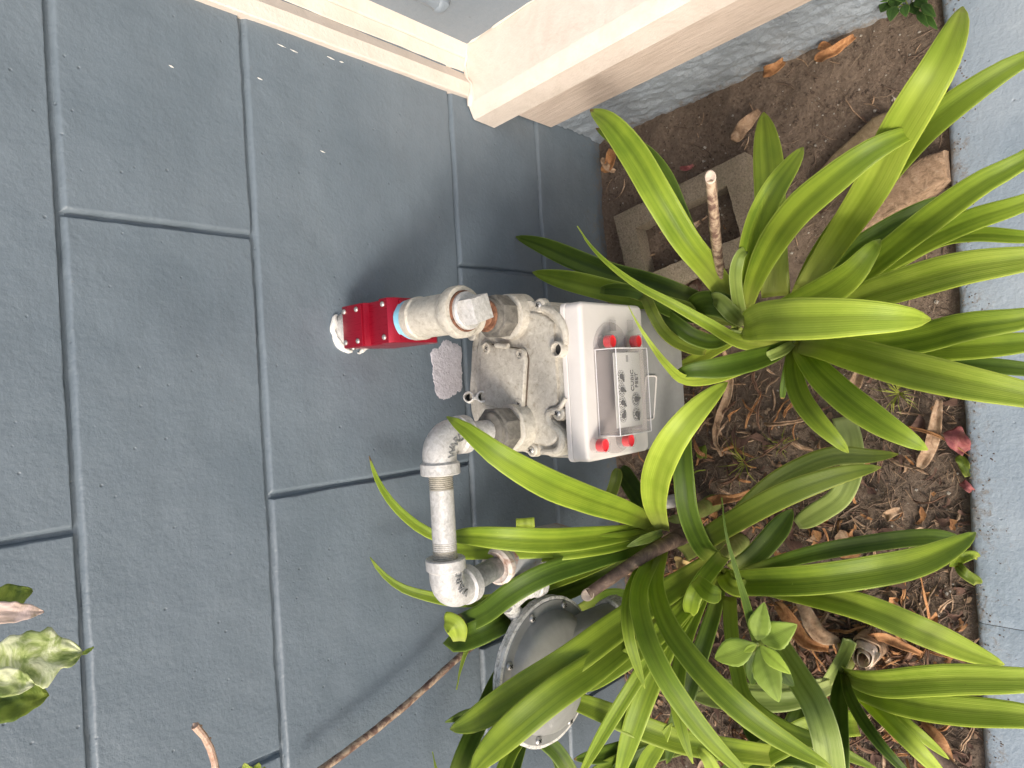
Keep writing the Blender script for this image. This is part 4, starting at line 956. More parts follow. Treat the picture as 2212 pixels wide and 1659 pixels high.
P3 = lily('lily plant left of the gas meter with a tall leaf arching over its top', 1428, 1140, 0.27, [
 ('m', 22, [(797, 985, -.03), (812, 1030, -.04), (838, 1075, -.06), (875, 1115, -.08), (925, 1150, -.11), (1000, 1175, -.14), (1120, 1185, -.18), (1280, 1170, -.23), (1400, 1150, -.28)], dict(base=.9)),
 ('m', 24, [(799, 1204, -.04), (825, 1238, -.05), (865, 1268, -.07), (915, 1285, -.09), (990, 1298, -.11), (1090, 1290, -.15), (1250, 1240, -.2), (1400, 1170, -.27)], dict(base=.9)),
 ('m', 62, [(965, 900, .815), (1010, 930, .82), (1080, 985, .80), (1180, 1042, .73), (1270, 1078, .62), (1350, 1105, .48), (1420, 1135, .30)], dict(fold=.20, base=.7)),
 ('m', 36, [(955, 1189, .66), (1038, 1188, .66), (1185, 1185, .58), (1300, 1172, .46), (1415, 1150, .30)], dict(tip='n', base=.7, fold=.2)),
 ('l', 40, [(1134, 1119, .60), (1135, 1133, .60), (1136, 1150, .59)], dict(tip='n', base=.1, n=10, fold=.05)),
 ('m', 48, [(954, 1161, .70), (1020, 1158, .71), (1110, 1164, .68), (1200, 1166, .61), (1320, 1155, .46), (1420, 1140, .30)], dict(fold=.32, base=.5)),
 ('m', 42, [(1125, 1209, .58), (1180, 1195, .58), (1250, 1183, .54), (1330, 1170, .45), (1420, 1150, .31)], dict(fold=.25, base=.6)),
 ('p', 20, [(1354, 1181, .46), (1385, 1168, .44), (1430, 1150, .33)], dict(base=.7)),
 ('d', 44, [(1000, 1347, .62), (1050, 1322, .64), (1104, 1281, .64), (1180, 1240, .60), (1290, 1205, .50), (1370, 1180, .40), (1425, 1155, .30)], dict(tip='n', fold=.15, base=.8)),
 ('l', 62, [(1572, 826, .52), (1540, 852, .56), (1490, 902, .60), (1446, 962, .60), (1418, 1030, .54), (1415, 1090, .44), (1432, 1145, .31)], dict(fold=.22, base=.55)),
 ('o', 24, [(1335, 1012, .22), (1328, 1045, .22), (1312, 1090, .20)], dict(base=1, tip='b')),
 ('d', 40, [(1340, 1012, .16), (1365, 1050, .20), (1395, 1095, .25), (1425, 1140, .27)], dict(tip='b', base=1)),
 ('m', 24, [(1393, 1487, .50), (1374, 1430, .53), (1358, 1370, .54), (1356, 1300, .51), (1380, 1235, .43), (1418, 1180, .32)], dict(fold=.3)),
 ('m', 42, [(1640, 1700, .50), (1548, 1612, .55), (1480, 1528, .58), (1425, 1440, .59), (1390, 1350, .56), (1383, 1270, .49), (1420, 1185, .33)], dict(fold=.3, base=.8)),
 ('m', 46, [(1800, 1661, .46), (1720, 1616, .52), (1640, 1564, .56), (1570, 1505, .58), (1500, 1430, .57), (1442, 1345, .53), (1418, 1260, .45), (1432, 1185, .33)], dict(fold=.3, base=.6)),
 ('d', 50, [(975, 1368, .63), (990, 1382, .63), (1035, 1366, .63), (1075, 1345, .60), (1105, 1325, -.135), (1180, 1290, -.13), (1300, 1240, -.14), (1400, 1180, -.25)], dict(tip='n', fold=.3, base=.7)),
 ('l', 44, [(960, 1343, .66), (972, 1345, .66), (986, 1356, .655), (992, 1385, .64)], dict(tip='b', base=.6, n=16, fold=.1)),
])
bm = bmesh.new(); tube(bm, [at_z(1428, 1140, .28), at_z(1460, 1150, .22), at_z(1490, 1130, .05)], [.016, .020, .026], 14, 10, wob=.003); rest('old_stem', bm, STALKD, P3)
P4 = lily('lily plant in the middle of the left group with a yellow green swollen base', 1550, 1212, 0.16, [
 ('d', 42, [(1490, 880, .34), (1476, 960, .37), (1478, 1040, .38), (1488, 1110, .36), (1515, 1175, .30), (1548, 1210, .20)], dict(fold=.35, base=1.0)),
 ('o', 50, [(1904, 1009, .26), (1865, 1015, .29), (1800, 1030, .32), (1700, 1066, .34), (1610, 1112, .33), (1530, 1160, .28), (1475, 1195, .20)], dict(fold=.1, base=.95)),
 ('o', 42, [(1941, 981, .05), (1880, 985, .10), (1800, 985, .14), (1720, 1015, .18), (1650, 1060, .20), (1580, 1130, .20), (1540, 1190, .17)], dict(fold=.1)),
 ('d', 46, [(1712, 1100, .10), (1675, 1150, .13), (1630, 1200, .15), (1585, 1235, .16)], dict(base=.9)),
 ('d', 34, [(2072, 1166, .10), (2000, 1160, .17), (1900, 1170, .22), (1780, 1190, .25), (1680, 1215, .24), (1600, 1240, .19)], dict(tip='b')),
 ('m', 60, [(2108, 1150, .12), (2070, 1175, .17), (1985, 1212, .24), (1880, 1234, .29), (1760, 1250, .31), (1660, 1255, .29), (1600, 1255, .24), (1566, 1245, .16)], dict(fold=.42, base=.9)),
 ('l', 34, [(1628, 1262, .25), (1600, 1272, .26), (1575, 1262, .25), (1562, 1240, .22)], dict(tip='n', base=.9, n=14)),
 ('l', 56, [(2170, 1436, .20), (2095, 1408, .25), (1985, 1360, .30), (1860, 1310, .30), (1740, 1280, .25), (1640, 1262, .18)], dict(fold=.34, base=.8)),
 ('m', 32, [(1900, 1665, .30), (1790, 1612, .35), (1690, 1572, .36), (1615, 1515, .34), (1592, 1445, .31), (1580, 1366, .27), (1576, 1290, .20)], dict(fold=.2, base=1)),
 ('m', 62, [(972, 1576, .63), (1010, 1563, .65), (1062, 1533, .66), (1135, 1486, .64), (1230, 1427, .59), (1331, 1353, .50), (1440, 1278, .39), (1545, 1208, .22)], dict(fold=.26, base=.7)),
 ('m', 40, [(1268, 1494, .50), (1310, 1458, .51), (1375, 1408, .48), (1450, 1342, .40), (1505, 1280, .31), (1550, 1220, .2)], dict(fold=.3)),
 ('m', 28, [(1245, 1690, .48), (1300, 1590, .49), (1358, 1495, .48), (1420, 1400, .43), (1482, 1320, .34), (1545, 1225, .2)], dict(base=1)),
 ('m', 46, [(1330, 1700, .44), (1372, 1560, .45), (1412, 1455, .42), (1455, 1360, .37), (1502, 1290, .28), (1548, 1225, .18)], dict(fold=.25)),
 ('m', 30, [(1497, 1650, .40), (1474, 1580, .41), (1462, 1500, .39), (1476, 1400, .33), (1512, 1305, .26), (1550, 1225, .18)], {}),
 ('m', 34, [(1490, 1327, .36), (1497, 1290, .38), (1520, 1250, .35), (1560, 1200, .24)], dict(tip='b', base=.9)),
 ('m', 38, [(1558, 1285, .40), (1535, 1282, .41), (1512, 1262, .39), (1503, 1252, .38)], dict(tip='b', base=.7, n=14, fold=.1)),
 ('d', 38, [(1440, 1650, .25), (1470, 1540, .28), (1510, 1420, .27), (1545, 1310, .22), (1560, 1230, .16)], {}),
 ('d', 26, [(1559, 1075, .52), (1568, 1150, .53), (1585, 1215, .52), (1605, 1280, .49), (1625, 1350, .44), (1648, 1420, .36)], dict(tip='s', base=.9, fold=.15)),
 ('p', 46, [(1721, 1133, .035), (1765, 1108, .045), (1815, 1072, .05), (1840, 1010, .05), (1838, 955, .05), (1822, 900, .04)], dict(fold=.06, base=1, tip='b')),
])
P5 = lily('lily plant in the bottom right corner by the kerb crack, growing from an old stump', 1822, 1452, 0.12, [
 ('l', 60, [(2380, 1462, .36), (2212, 1468, .38), (2080, 1466, .37), (1990, 1470, .35), (1905, 1475, .30), (1850, 1466, .22), (1822, 1450, .13)], dict(fold=.3, base=.6)),
 ('l', 58, [(2380, 1572, .34), (2212, 1545, .36), (2080, 1534, .35), (1980, 1522, .32), (1900, 1502, .27), (1845, 1480, .20), (1822, 1455, .12)], dict(fold=.3, base=.6)),
 ('p', 26, [(1836, 1382, .20), (1828, 1405, .19), (1812, 1435, .16), (1785, 1475, .14)], dict(tip='n', base=.8)),
 ('d', 34, [(1822, 1730, .34), (1816, 1640, .36), (1812, 1560, .32), (1812, 1500, .24), (1820, 1450, .13)], dict(fold=.5)),
 ('d', 24, [(1990, 1700, .36), (1912, 1620, .38), (1862, 1552, .34), (1835, 1500, .25), (1822, 1455, .14)], dict(fold=.5)),
 ('l', 34, [(2060, 1700, .28), (1985, 1622, .32), (1925, 1562, .30), (1875, 1512, .23), (1832, 1465, .13)], dict(base=1)),
 ('l', 22, [(2050, 1640, .20), (1985, 1585, .24), (1925, 1535, .22), (1870, 1490, .16), (1832, 1460, .12)], dict(base=1)),
 ('p', 54, [(1800, 1720, .40), (1788, 1610, .44), (1764, 1530, .43), (1728, 1468, .38), (1690, 1405, .31), (1675, 1370, .22)], dict(fold=.2, base=.85, tip='n')),
 ('p', 44, [(1493, 1504, .20), (1540, 1508, .22), (1620, 1513, .22), (1710, 1512, .20), (1800, 1480, .14)], dict(fold=.2)),
 ('p', 30, [(1420, 1455, .14), (1490, 1472, .16), (1570, 1482, .16), (1660, 1492, .15), (1780, 1475, .12)], dict(tip='b')),
])
P6 = lily('lily plant at the bottom edge left of the corner lily, mostly out of the picture', 1720, 1640, 0.10, [
 ('m', 48, [(1178, 1500, .46), (1230, 1510, .48), (1300, 1535, .47), (1390, 1572, .43), (1480, 1602, .37), (1580, 1618, .29), (1710, 1635, .13)], dict(fold=.3, base=.9)),
 ('l', 30, [(1508, 1616, .48), (1530, 1640, .48), (1560, 1700, .44), (1620, 1760, .3)], dict(tip='b', base=1)),
 ('d', 60, [(1600, 1540, .06), (1650, 1590, .08), (1690, 1640, .09), (1720, 1700, .09)], dict(base=1)),
 ('m', 50, [(1850, 1560, .10), (1760, 1570, .18), (1690, 1605, .20), (1640, 1640, .18), (1610, 1720, .10)], dict(base=1, tip='n')),
 ('d', 56, [(1745, 1500, .10), (1725, 1560, .14), (1710, 1610, .14), (1705, 1700, .1)], dict(base=1)),
 ('d', 50, [(1560, 1700, .12), (1600, 1655, .16), (1680, 1625, .18), (1760, 1640, .15), (1820, 1720, .1)], dict(tip='n', base=1)),
 ('m', 36, [(1452, 1562, .40), (1425, 1605, .40), (1396, 1650, .37), (1372, 1720, .30)], {}),
])
P7 = lily('lily plant at the bottom left corner behind the round regulator', 1330, 1780, 0.10, [
 ('m', 64, [(1018, 1672, .66), (1045, 1635, .68), (1110, 1572, .68), (1195, 1502, .64), (1285, 1440, .56), (1370, 1375, .46), (1470, 1300, .33)], dict(fold=.12, base=.7)),
 ('d', 36, [(962, 1560, -.07), (1020, 1543, -.09), (1110, 1560, -.12), (1200, 1620, -.14), (1260, 1720, -.16)], dict(base=1)),
 ('d', 38, [(1112, 1395, -.06), (1080, 1460, -.07), (1040, 1550, -.09), (1000, 1640, -.11), (975, 1730, -.12)], dict(base=1)),
 ('m', 30, [(1150, 1570, -.08), (1112, 1610, -.09), (1082, 1680, -.10), (1070, 1750, -.12)], dict(base=1)),
 ('d', 26, [(1140, 1560, -.05), (1125, 1610, -.06), (1105, 1690, -.07), (1100, 1760, -.09)], dict(base=1)),
 ('m', 13, [(986, 1490, -.05), (996, 1440, -.06), (1012, 1395, -.07), (1035, 1350, -.08)], dict(tip='s', base=1)),
 ('m', 12, [(934, 1624, -.06), (942, 1660, -.07), (955, 1720, -.08)], dict(tip='s', base=1)),
 ('d', 14, [(1178, 1607, -.05), (1195, 1640, -.06), (1225, 1700, -.07)], dict(tip='s', base=1)),
 ('d', 34, [(1240, 1640, -.10), (1300, 1630, -.12), (1370, 1610, -.14), (1430, 1600, -.17)], {}),
 ('m', 26, [(1250, 1690, -.10), (1310, 1655, -.13), (1380, 1625, -.16), (1440, 1612, -.2)], {}),
 ('d', 44, [(1300, 1720, -.12), (1340, 1670, -.15), (1400, 1630, -.2), (1470, 1615, -.25)], {}),
 ('d', 40, [(1420, 1330, -.10), (1330, 1290, -.09), (1250, 1330, -.06)], dict(base=1)),
])

# ---- stalks
def stalk(label, pts, rad, mat, cat='plant stalk', cut=True, n=26):
    P = [at(p) for p in pts]; t = thing('cut_stalk', label, cat, P[-1])
    bm = bmesh.new(); tube(bm, P, rad, 14, n, wob=0.0012); rest('stem', bm, mat, t)
    if cut:
        d = (P[0] - P[1]).normalized(); r = rad[0] if isinstance(rad, list) else rad
        bm = bmesh.new(); ax = (d * 0.6 + (CAM - P[0]).normalized() * 0.8).normalized(); lathe(bm, P[0] + d * r * 0.2 - ax * r * 0.6, ax, [(0, r * 1.02), (r * 0.75, r * 1.04), (r * 0.85, r * 0.85), (r * 0.62, r * 0.3)], 18, hint=d, sx=1.35); rest('cut_end', bm, CUT, t)
    return t
stalk('long thin brown spotted stalk leaning on the blue wall', [(640, 1700, -.035), (760, 1615, -.04), (880, 1520, -.045), (1000, 1412, -.055), (1045, 1380, -.06), (1130, 1325, -.07), (1215, 1278, -.10), (1300, 1240, -.13), (1400, 1190, -.2)], 0.0058, STALK, cut=False, n=50)
stalk('thick dark blotched stalk with a pale cut end beside the left lily', [(1272, 1283, .50), (1340, 1235, .46), (1410, 1190, .40), (1490, 1150, .26)], [.0095, .0105, .0125, .017], STALKD)
stalk('upright cut stalk with brown blotches over the hollow concrete block', [(1535, 385, .46), (1541, 450, .42), (1548, 530, .34), (1560, 600, .26), (1590, 665, .18)], [.0075, .0085, .0085, .008], STALK)
stalk('grey weathered old stem lying in the bottom right corner', [(1880, 1490, .10), (1930, 1550, .09), (1990, 1610, .07), (2070, 1690, .05)], [.010, .015, .017, .019], STALKD, cut=False)
t = thing('lily_stump', 'cut off pale lily stump with ringed layers behind the corner lily', 'stump', at_z(1845, 1425, 0))
for k, (r, h) in enumerate(((.014, .10), (.020, .09), (.025, .07))):
    c = at_z(1856, 1420, .08); bm = bmesh.new(); ring_profile(bm, V((c.x, c.y, 0)), (0.1, -0.1, 1), [(0, r), (h, r * .95), (h + .002, r * .86), (h - .02, r * .84), (0, r * .8)], 22)
    for v in bm.verts: v.co += V((1, 1, 0)) * .010 * NZ.noise(v.co * 28) + V((0, 0, 1)) * .022 * NZ.noise(v.co * 38 + V((9, 9, 9)))
    rest('sheath_ring', bm, CUT if k < 2 else STRAW, t)

# ---- broad leaved seedling
def broad(par, tip, base, wpx, mat, belly=0.5, fold=.12, name='leaf', tooth=0.0):
    a, b = at(base), at(tip); n = 18; L = (b - a).length; T = (b - a).normalized(); mid = (a + b) / 2
    w = wpx * depth(mid) / FPX; Vc = (CAM - mid).normalized(); N = (Vc * .7 + V((0, 0, .5))); N = (N - T * N.dot(T)).normalized(); S = T.cross(N)
    bm = bmesh.new(); uvl = bm.loops.layers.uv.new('UVMap'); C = 9; rows = []
    for i in range(n + 1):
        t = i / n; f = (sin(pi * min(1, t ** (0.75 if belly < .5 else 1.0))) ** 0.8) * (1 - 0.12 * cos(pi * t * 2 + 1)) if 0 < t < 1 else 0.0
        f = max(f, 0.02 if t < .05 else 0.0)
        hw = w * .5 * f; p = a + T * L * t + N * (-0.10 * L * (2 * t - 1) ** 2 + .05 * L)
        row = []
        for k in range(C):
            u = (k / (C - 1)) * 2 - 1; tt = (1 + tooth * (1 if i % 2 else -1)) if abs(u) == 1 else 1
            row.append(bm.verts.new(p + S * hw * u * tt + N * (fold * hw * abs(u) + 0.03 * hw * sin(i * 2.2 - abs(u) * 5) + .06 * hw * NZ.noise(p * 50 + V((u * 3, 0, 0))))))
        rows.append(row)
    for i in range(n):
        for k in range(C - 1):
            f = bm.faces.new((rows[i][k], rows[i][k + 1], rows[i + 1][k + 1], rows[i + 1][k]))
            for lp, (q, r) in zip(f.loops, ((i, k), (i, k + 1), (i + 1, k + 1), (i + 1, k))): lp[uvl].uv = (r / (C - 1), 1 - q / n)
    return leaf_obj(bm, mat, par, name, .0007)
c = at_z(1636, 1391, .46)
SD = thing('seedling', 'young seedling with six fresh broad leaves among the strap leaves', 'plant', V((c.x, c.y, 0)))
hz = .46
for tip, w, m, dz, b0 in (((1650, 1302, hz), 44, BROAD, 0, (1635, 1386)), ((1720, 1350, hz - .01), 56, BROAD, -.01, (1642, 1388)), ((1541, 1424, hz), 54, BROAD, 0, (1632, 1392)), ((1682, 1519, hz), 56, BROAD, -.005, (1638, 1396)),
                          ((1606, 1409, hz + .012), 15, BROADY, .01, (1634, 1392)), ((1708, 1457, hz + .015), 32, BROADY, .012, (1640, 1394)), ((1716, 1485, hz - .04), 44, WEED, -.03, (1645, 1405)), ((1622, 1482, hz - .05), 40, WEED, -.04, (1640, 1400))):
    broad(SD, tip, (b0[0], b0[1], hz + dz), w, LEAF['d'] if m is WEED else m, tooth=.02)
bm = bmesh.new(); tube(bm, [c, at_z(1648, 1430, .33), at_z(1668, 1480, .15), at_z(1680, 1500, -.01)], .0022, 8, 14); rest('stem', bm, NECK, SD)

# ---- round leaved weed in the far corner by the side wall
c = at_z(1958, 8, .03)
WD = thing('round_leaf_weed', 'small dark green round leaved weed in the corner between side wall and kerb', 'plant', V((c.x, c.y, 0)))
for i, (x, y, w) in enumerate(((1912, 12, 24), (1905, -8, 28), (1928, 28, 20), (1935, 5, 26), (1952, -6, 26), (1955, 22, 16), (1975, 18, 18), (1990, 4, 22), (2005, 22, 16), (2008, 44, 13), (1992, 40, 12), (1975, -14, 26), (1930, -20, 28), (2000, -14, 20))):
    z = .05 + .012 * (i % 3); cx_, cy_ = 1958 + (x - 1958) * .45, 4 + (y - 4) * .35
    broad(WD, (x + (x - cx_) * .5 + 3, y + (y - cy_) * .5 + w * .5, z), (x - (x - cx_) * .5 - 3, y - (y - cy_) * .5 - w * .5, z - .006), w * 1.15, WEED, belly=.6)
    bm = bmesh.new(); tube(bm, [V((c.x, c.y, 0)), at_z(cx_ + (x - cx_) * .6, cy_ + (y - cy_) * .6, z - .01)], .0011, 6); rest('stem', bm, NECK, WD)

# ---- shrub branch reaching in at the left edge, nearer than the wall
def lobed(par, base, tip, wpx, mat, seed, curl=.25, wav=.10):
    a, b = at_y(*base), at_y(*tip); n = 26; C = 13; L = (b - a).length; T = (b - a).normalized(); mid = (a + b) / 2; w = wpx * depth(mid) / FPX
    Vc = (CAM - mid).normalized(); N = (Vc - T * Vc.dot(T)).normalized(); S = T.cross(N); bm = bmesh.new(); uvl = bm.loops.layers.uv.new('UVMap'); rows = []
    for i in range(n + 1):
        t = i / n; f = sin(pi * t ** .85) ** .75 if 0 < t < 1 else 0.01; row = []
        for k in range(C):
            u = (k / (C - 1)) * 2 - 1; e = 1 + wav * NZ.noise(V((t * 7, seed, u > 0))) * 1.6 * abs(u)
            p = a + T * L * t + S * w * .5 * f * u * e + N * (curl * w * .5 * f * abs(u) + .06 * w * NZ.noise(V((t * 6, u * 3, seed))) - .10 * L * t * t)
            row.append(bm.verts.new(p))
        rows.append(row)
    for i in range(n):
        for k in range(C - 1):
            fc = bm.faces.new((rows[i][k], rows[i][k + 1], rows[i + 1][k + 1], rows[i + 1][k]))
            for lp, (q, r) in zip(fc.loops, ((i, k), (i, k + 1), (i + 1, k + 1), (i + 1, k))): lp[uvl].uv = (r / (C - 1), q / n)
    return leaf_obj(bm, mat, par, 'leaf', .0009)
a = at_y(-70, 1440, -.30)
SH = thing('variegated_shrub', 'shrub with cream mottled wavy leaves reaching in at the left edge', 'shrub', a)
lobed(SH, (-60, 1520, -.28), (110, 1500, -.28), 90, VARD, 2.0)
lobed(SH, (-55, 1440, -.30), (184, 1408, -.30), 118, VARI, 5.0, wav=.22)
lobed(SH, (-40, 1470, -.33), (78, 1478, -.33), 58, VARI, 9.0)
lobed(SH, (-60, 1325, -.30), (99, 1321, -.30), 44, VARP, 6.0)
lobed(SH, (-60, 1318, -.27), (72, 1274, -.27), 62, VARD, 8.0)
lobed(SH, (176, 1414, -.29), (203, 1398, -.29), 9, VARD, 3.0)
bm = bmesh.new(); tube(bm, [V((-1.15, -0.32, 0.0)), V((-1.05, -0.28, 0.5)), V((-0.80, -0.26, 1.1)), at_y(-120, 1620, -.26), at_y(-90, 1440, -.30), at_y(-80, 1300, -.30)], .006, 8, 40); rest('branch', bm, STALKD, SH)
TW = thing('bare_twig', 'short tan pink twig with a budding tip in front of the wall', 'twig', at_y(470, 1700, -.2))
bm = bmesh.new(); tube(bm, [at_y(422, 1567, -.2), at_y(432, 1578, -.2), at_y(447, 1600, -.2), at_y(459, 1625, -.2), at_y(466, 1665, -.2), at_y(470, 1720, -.2), at_y(476, 1780, -.2), at_y(490, 1850, -.2), V((-0.98, -0.26, 0.55)), V((-1.08, -0.30, 0.0))], [.0042, .0026, .0032, .0028, .003, .004, .005], 9, 90, wob=.0022)
for (x, y, x2, y2) in ((422, 1568, 436, 1568), (424, 1572, 418, 1562), (447, 1600, 455, 1594), (459, 1625, 450, 1629), (462, 1640, 466, 1630)):
    tube(bm, [at_y(x, y, -.2), at_y(x2, y2, -.197)], [.0022, .0012], 7)
rest('twig_bark', bm, PINKY, TW)
a = at_y(548, 1700, -.18); ST = thing('shrub_tip', 'tips of small yellow green leaves at the bottom edge over the blue wall', 'plant', a)
for (x, y, w, s) in ((528, 1652, 16, 1.), (558, 1649, 17, 2.), (572, 1657, 12, 3.)): lobed(ST, (548 + (x - 548) * .2, 1690, -.18), (x, y, -.18), w * 1.6, LEAF['l'], s, wav=.25)

bm = bmesh.new(); tube(bm, [at_y(548, 1688, -.18), at_y(552, 1760, -.18), V((-1.0, -0.24, 0.4)), V((-1.06, -0.27, 0.0))], .0025, 7, 40); rest('stem', bm, NECK, ST)

# ================================================================== THINGS ON THE SOIL
# hollow concrete block, half sunk, its long side parallel to the side wall
c4 = [at_z(x, y, .035) for x, y in ((1324, 468), (1608, 328), (1650, 512), (1368, 650))]
o_ = c4[0]; ex = (c4[1] - c4[0]); ey = (c4[3] - c4[0])
def bl(u, v, z): p = o_ + ex * u + ey * v; return V((p.x, p.y, z))
def hollow():
    bm = bmesh.new(); zt_, zb_ = .036, -.06
    H = [(.155, .22, .42, .80), (.56, .22, .845, .80)]
    xs = sorted({0, 1, .155, .845}); 
    H = [(.155, .24, .845, .78)]
    us = [0, .155, .845, 1]; vs = [0, .24, .78, 1]
    def sub(a): 
        o = []
        for i in range(len(a) - 1):
            m = max(1, int((a[i + 1] - a[i]) / .045)); o += [a[i] + (a[i + 1] - a[i]) * j / m for j in range(m)]
        return o + [a[-1]]
    U_, V_ = sub(us), sub(vs); inside = lambda u, v: .155 < u < .845 and .24 < v < .78
    G = {}
    def vert(i, j, z, tag_):
        k = (i, j, tag_)
        if k not in G:
            p = bl(U_[i], V_[j], z); q = .0016
            on = i in (0, len(U_) - 1) or j in (0, len(V_) - 1)
            G[k] = bm.verts.new(p + V((NZ.noise(p * 60), NZ.noise(p * 60 + V((5, 5, 5))), NZ.noise(p * 50 + V((9, 0, 0))) * .8)) * q - (V((0, 0, .003)) if (on and tag_ == 't') else V((0, 0, 0))))
        return G[k]
    for i in range(len(U_) - 1):
        for j in range(len(V_) - 1):
            u, v = (U_[i] + U_[i + 1]) / 2, (V_[j] + V_[j + 1]) / 2
            if inside(u, v): continue
            bm.faces.new((vert(i, j, zt_, 't'), vert(i + 1, j, zt_, 't'), vert(i + 1, j + 1, zt_, 't'), vert(i, j + 1, zt_, 't')))
            bm.faces.new((vert(i, j, zb_, 'b'), vert(i + 1, j, zb_, 'b'), vert(i + 1, j + 1, zb_, 'b'), vert(i, j + 1, zb_, 'b')))
    es = [e for e in bm.edges if len(e.link_faces) == 1]
    top = {k: v for k, v in G.items() if k[2] == 't'}; inv = {v: k for k, v in G.items()}
    for e in es:
        a, b = inv[e.verts[0]], inv[e.verts[1]]
        if a[2] == 't' and b[2] == 't': bm.faces.new((e.verts[0], e.verts[1], G[(b[0], b[1], 'b')], G[(a[0], a[1], 'b')]))
    return bm
HB = rest('concrete_block', hollow(), BLOCK, org=bl(.5, .5, 0), angle=50); tag(HB, 'half sunk hollow sandy concrete block lying in the soil under the cut stalk', 'concrete block')
def rough_prism(name, corners, z0, z1, mat, bev, amp, label, cat, n=3):
    bm = bmesh.new(); prism(bm, [V((p.x, p.y, z0)) for p in corners], (0, 0, z1 - z0), bev, 2)
    bmesh.ops.subdivide_edges(bm, edges=bm.edges[:], cuts=n, use_grid_fill=True)
    for v in bm.verts: v.co += V((NZ.noise(v.co * 35), NZ.noise(v.co * 35 + V((8, 8, 8))), NZ.noise(v.co * 45 + V((2, 2, 2))) * .8)) * amp
    c = sum(corners, V((0, 0, 0))) / len(corners); o = rest(name, bm, mat, org=V((c.x, c.y, 0)), angle=50); return tag(o, label, cat)
br = [at_z(x, y, .045) for x, y in ((1838, 485), (1862, 425), (1985, 340), (2040, 320), (2048, 385), (2000, 415), (1900, 480), (1845, 520))]
rough_prism('brick', br, -.02, .045, BRICK, .007, .0030, 'worn orange brick in the soil against the kerb', 'brick')
sb = [at_z(x, y, .022) for x, y in ((1752, 385), (1800, 330), (1885, 252), (1925, 238), (1915, 300), (1840, 370), (1770, 440))]
rough_prism('flat_stone', sb, -.02, .022, SLAB, .005, .002, 'flat ochre brown slab sunk in the soil behind the brick', 'stone')
# white plastic pipe stub
a = at_z(1440, 1086, .05); bm = bmesh.new(); ax = V((-.35, -.75, .25)).normalized()
c0 = at_z(1432, 1086, .045); c1 = at_z(1466, 1080, .02); d = (c0 - c1).normalized()
ring_profile(bm, c1, d, [(0, .0145), ((c0 - c1).length, .0150), ((c0 - c1).length + .001, .0130), (0, .0125)], 28)
PB = rest('pipe_stub', bm, PVC, org=V((c1.x, c1.y, 0))); tag(PB, 'short grimy white plastic pipe end lying behind the left lily stems', 'plastic pipe')

# dry leaves one can tell apart
def dry(label, pts, w, mat, curl=.5, tip='a', cat='dry leaf', wave=.5, group=None):
    P = [at(p) for p in pts]; t_ = P[len(P) // 2]; bm = ribbon(pts, w, tip=tip, base=.5, fold=curl, wave=wave, n=18)
    for v in bm.verts: v.co += V((0, 0, 1)) * .003 * NZ.noise(v.co * 60)
    me = bpy.data.meshes.new('dry_leaf'); org = V((t_.x, t_.y, 0)); bm.to_mesh(me); bm.free(); me.transform(M.Translation(-org)); me.polygons.foreach_set('use_smooth', [True] * len(me.polygons)); me.materials.append(mat)
    o = bpy.data.objects.new('dry_leaf', me); COL.objects.link(o); o.location = org; o['org'] = list(org)
    s = o.modifiers.new('thickness', 'SOLIDIFY'); s.thickness = .0008
    return tag(o, label, cat, group)
dry('curled orange dry leaf in the wall corner beside the hollow block', [(1303, 372, .02), (1318, 352, .03), (1322, 322, .02)], 22, DRYO, .7)
dry('second curled tan dry leaf tucked at the foot of the blue wall', [(1302, 340, .03), (1310, 360, .035), (1328, 370, .02)], 14, STRAW, .6)
dry('tan curled leaf with lobes under the side wall, middle of the soil strip', [(1648, 160, .02), (1672, 148, .035), (1692, 132, .02)], 22, DRYO, .5)
dry('long orange dry leaf lying under the side wall near the round leaved weed', [(1760, 132, .02), (1782, 118, .035), (1805, 108, .03), (1845, 78, .02)], 22, DRYO, .6)
dry('orange blade of dry leaf with a shredded end beside the long orange one', [(1765, 105, .02), (1780, 100, .02), (1800, 112, .02)], 18, DRYO, .3)
dry('flat tan corrugated leaf scrap on bare soil between block and side wall', [(1585, 305, .015), (1605, 275, .018), (1640, 238, .015)], 28, STRAW, .15, 'b')
dry('reddish brown scrap beside the upper edge of the hollow block', [(1468, 362, .015), (1485, 364, .02), (1498, 356, .015)], 10, DRYR, .5)
dry('tan dry leaf bit inside the hollow of the concrete block', [(1480, 500, .02), (1495, 490, .03), (1512, 480, .02)], 14, STRAW, .5)
dry('faded red heart shaped leaf against the kerb edge', [(2056, 928, .02), (2066, 950, .03), (2086, 976, .022)], 40, DRYR, .5, 'b')
dry('dark magenta petal against the kerb below the red leaf', [(2078, 1042, .02), (2090, 1052, .03), (2100, 1060, .02)], 16, DRYR, .4, 'b')
dry('olive and red leaf half under the kerb', [(2068, 985, .02), (2080, 1000, .02), (2090, 1030, .02)], 20, LEAF['o'], .2, 'b')
dry('straw coloured curled stem skin lying left of the nearest lily', [(1560, 745, .07), (1574, 800, .05), (1572, 850, .04), (1552, 905, .02), (1545, 950, .015), (1560, 985, .015)], 17, STRAW, .5)
dry('broad dry blotched strap left of the red leaf', [(1985, 1010, .015), (2012, 960, .02), (2022, 900, .03), (2030, 862, .02)], 26, STRAW, .4, 'b')
dry('folded dry strap with brown dots right of the drooping lily leaf', [(1825, 868, .02), (1830, 850, .03), (1845, 830, .04), (1858, 800, .02)], 28, STRAW, .5, 'b')
dry('long thin orange stalk lying across the kerb edge', [(2094, 985, .03), (2050, 955, .03), (2010, 935, .03), (1960, 922, .02)], 9, DRYO, .4, 's')
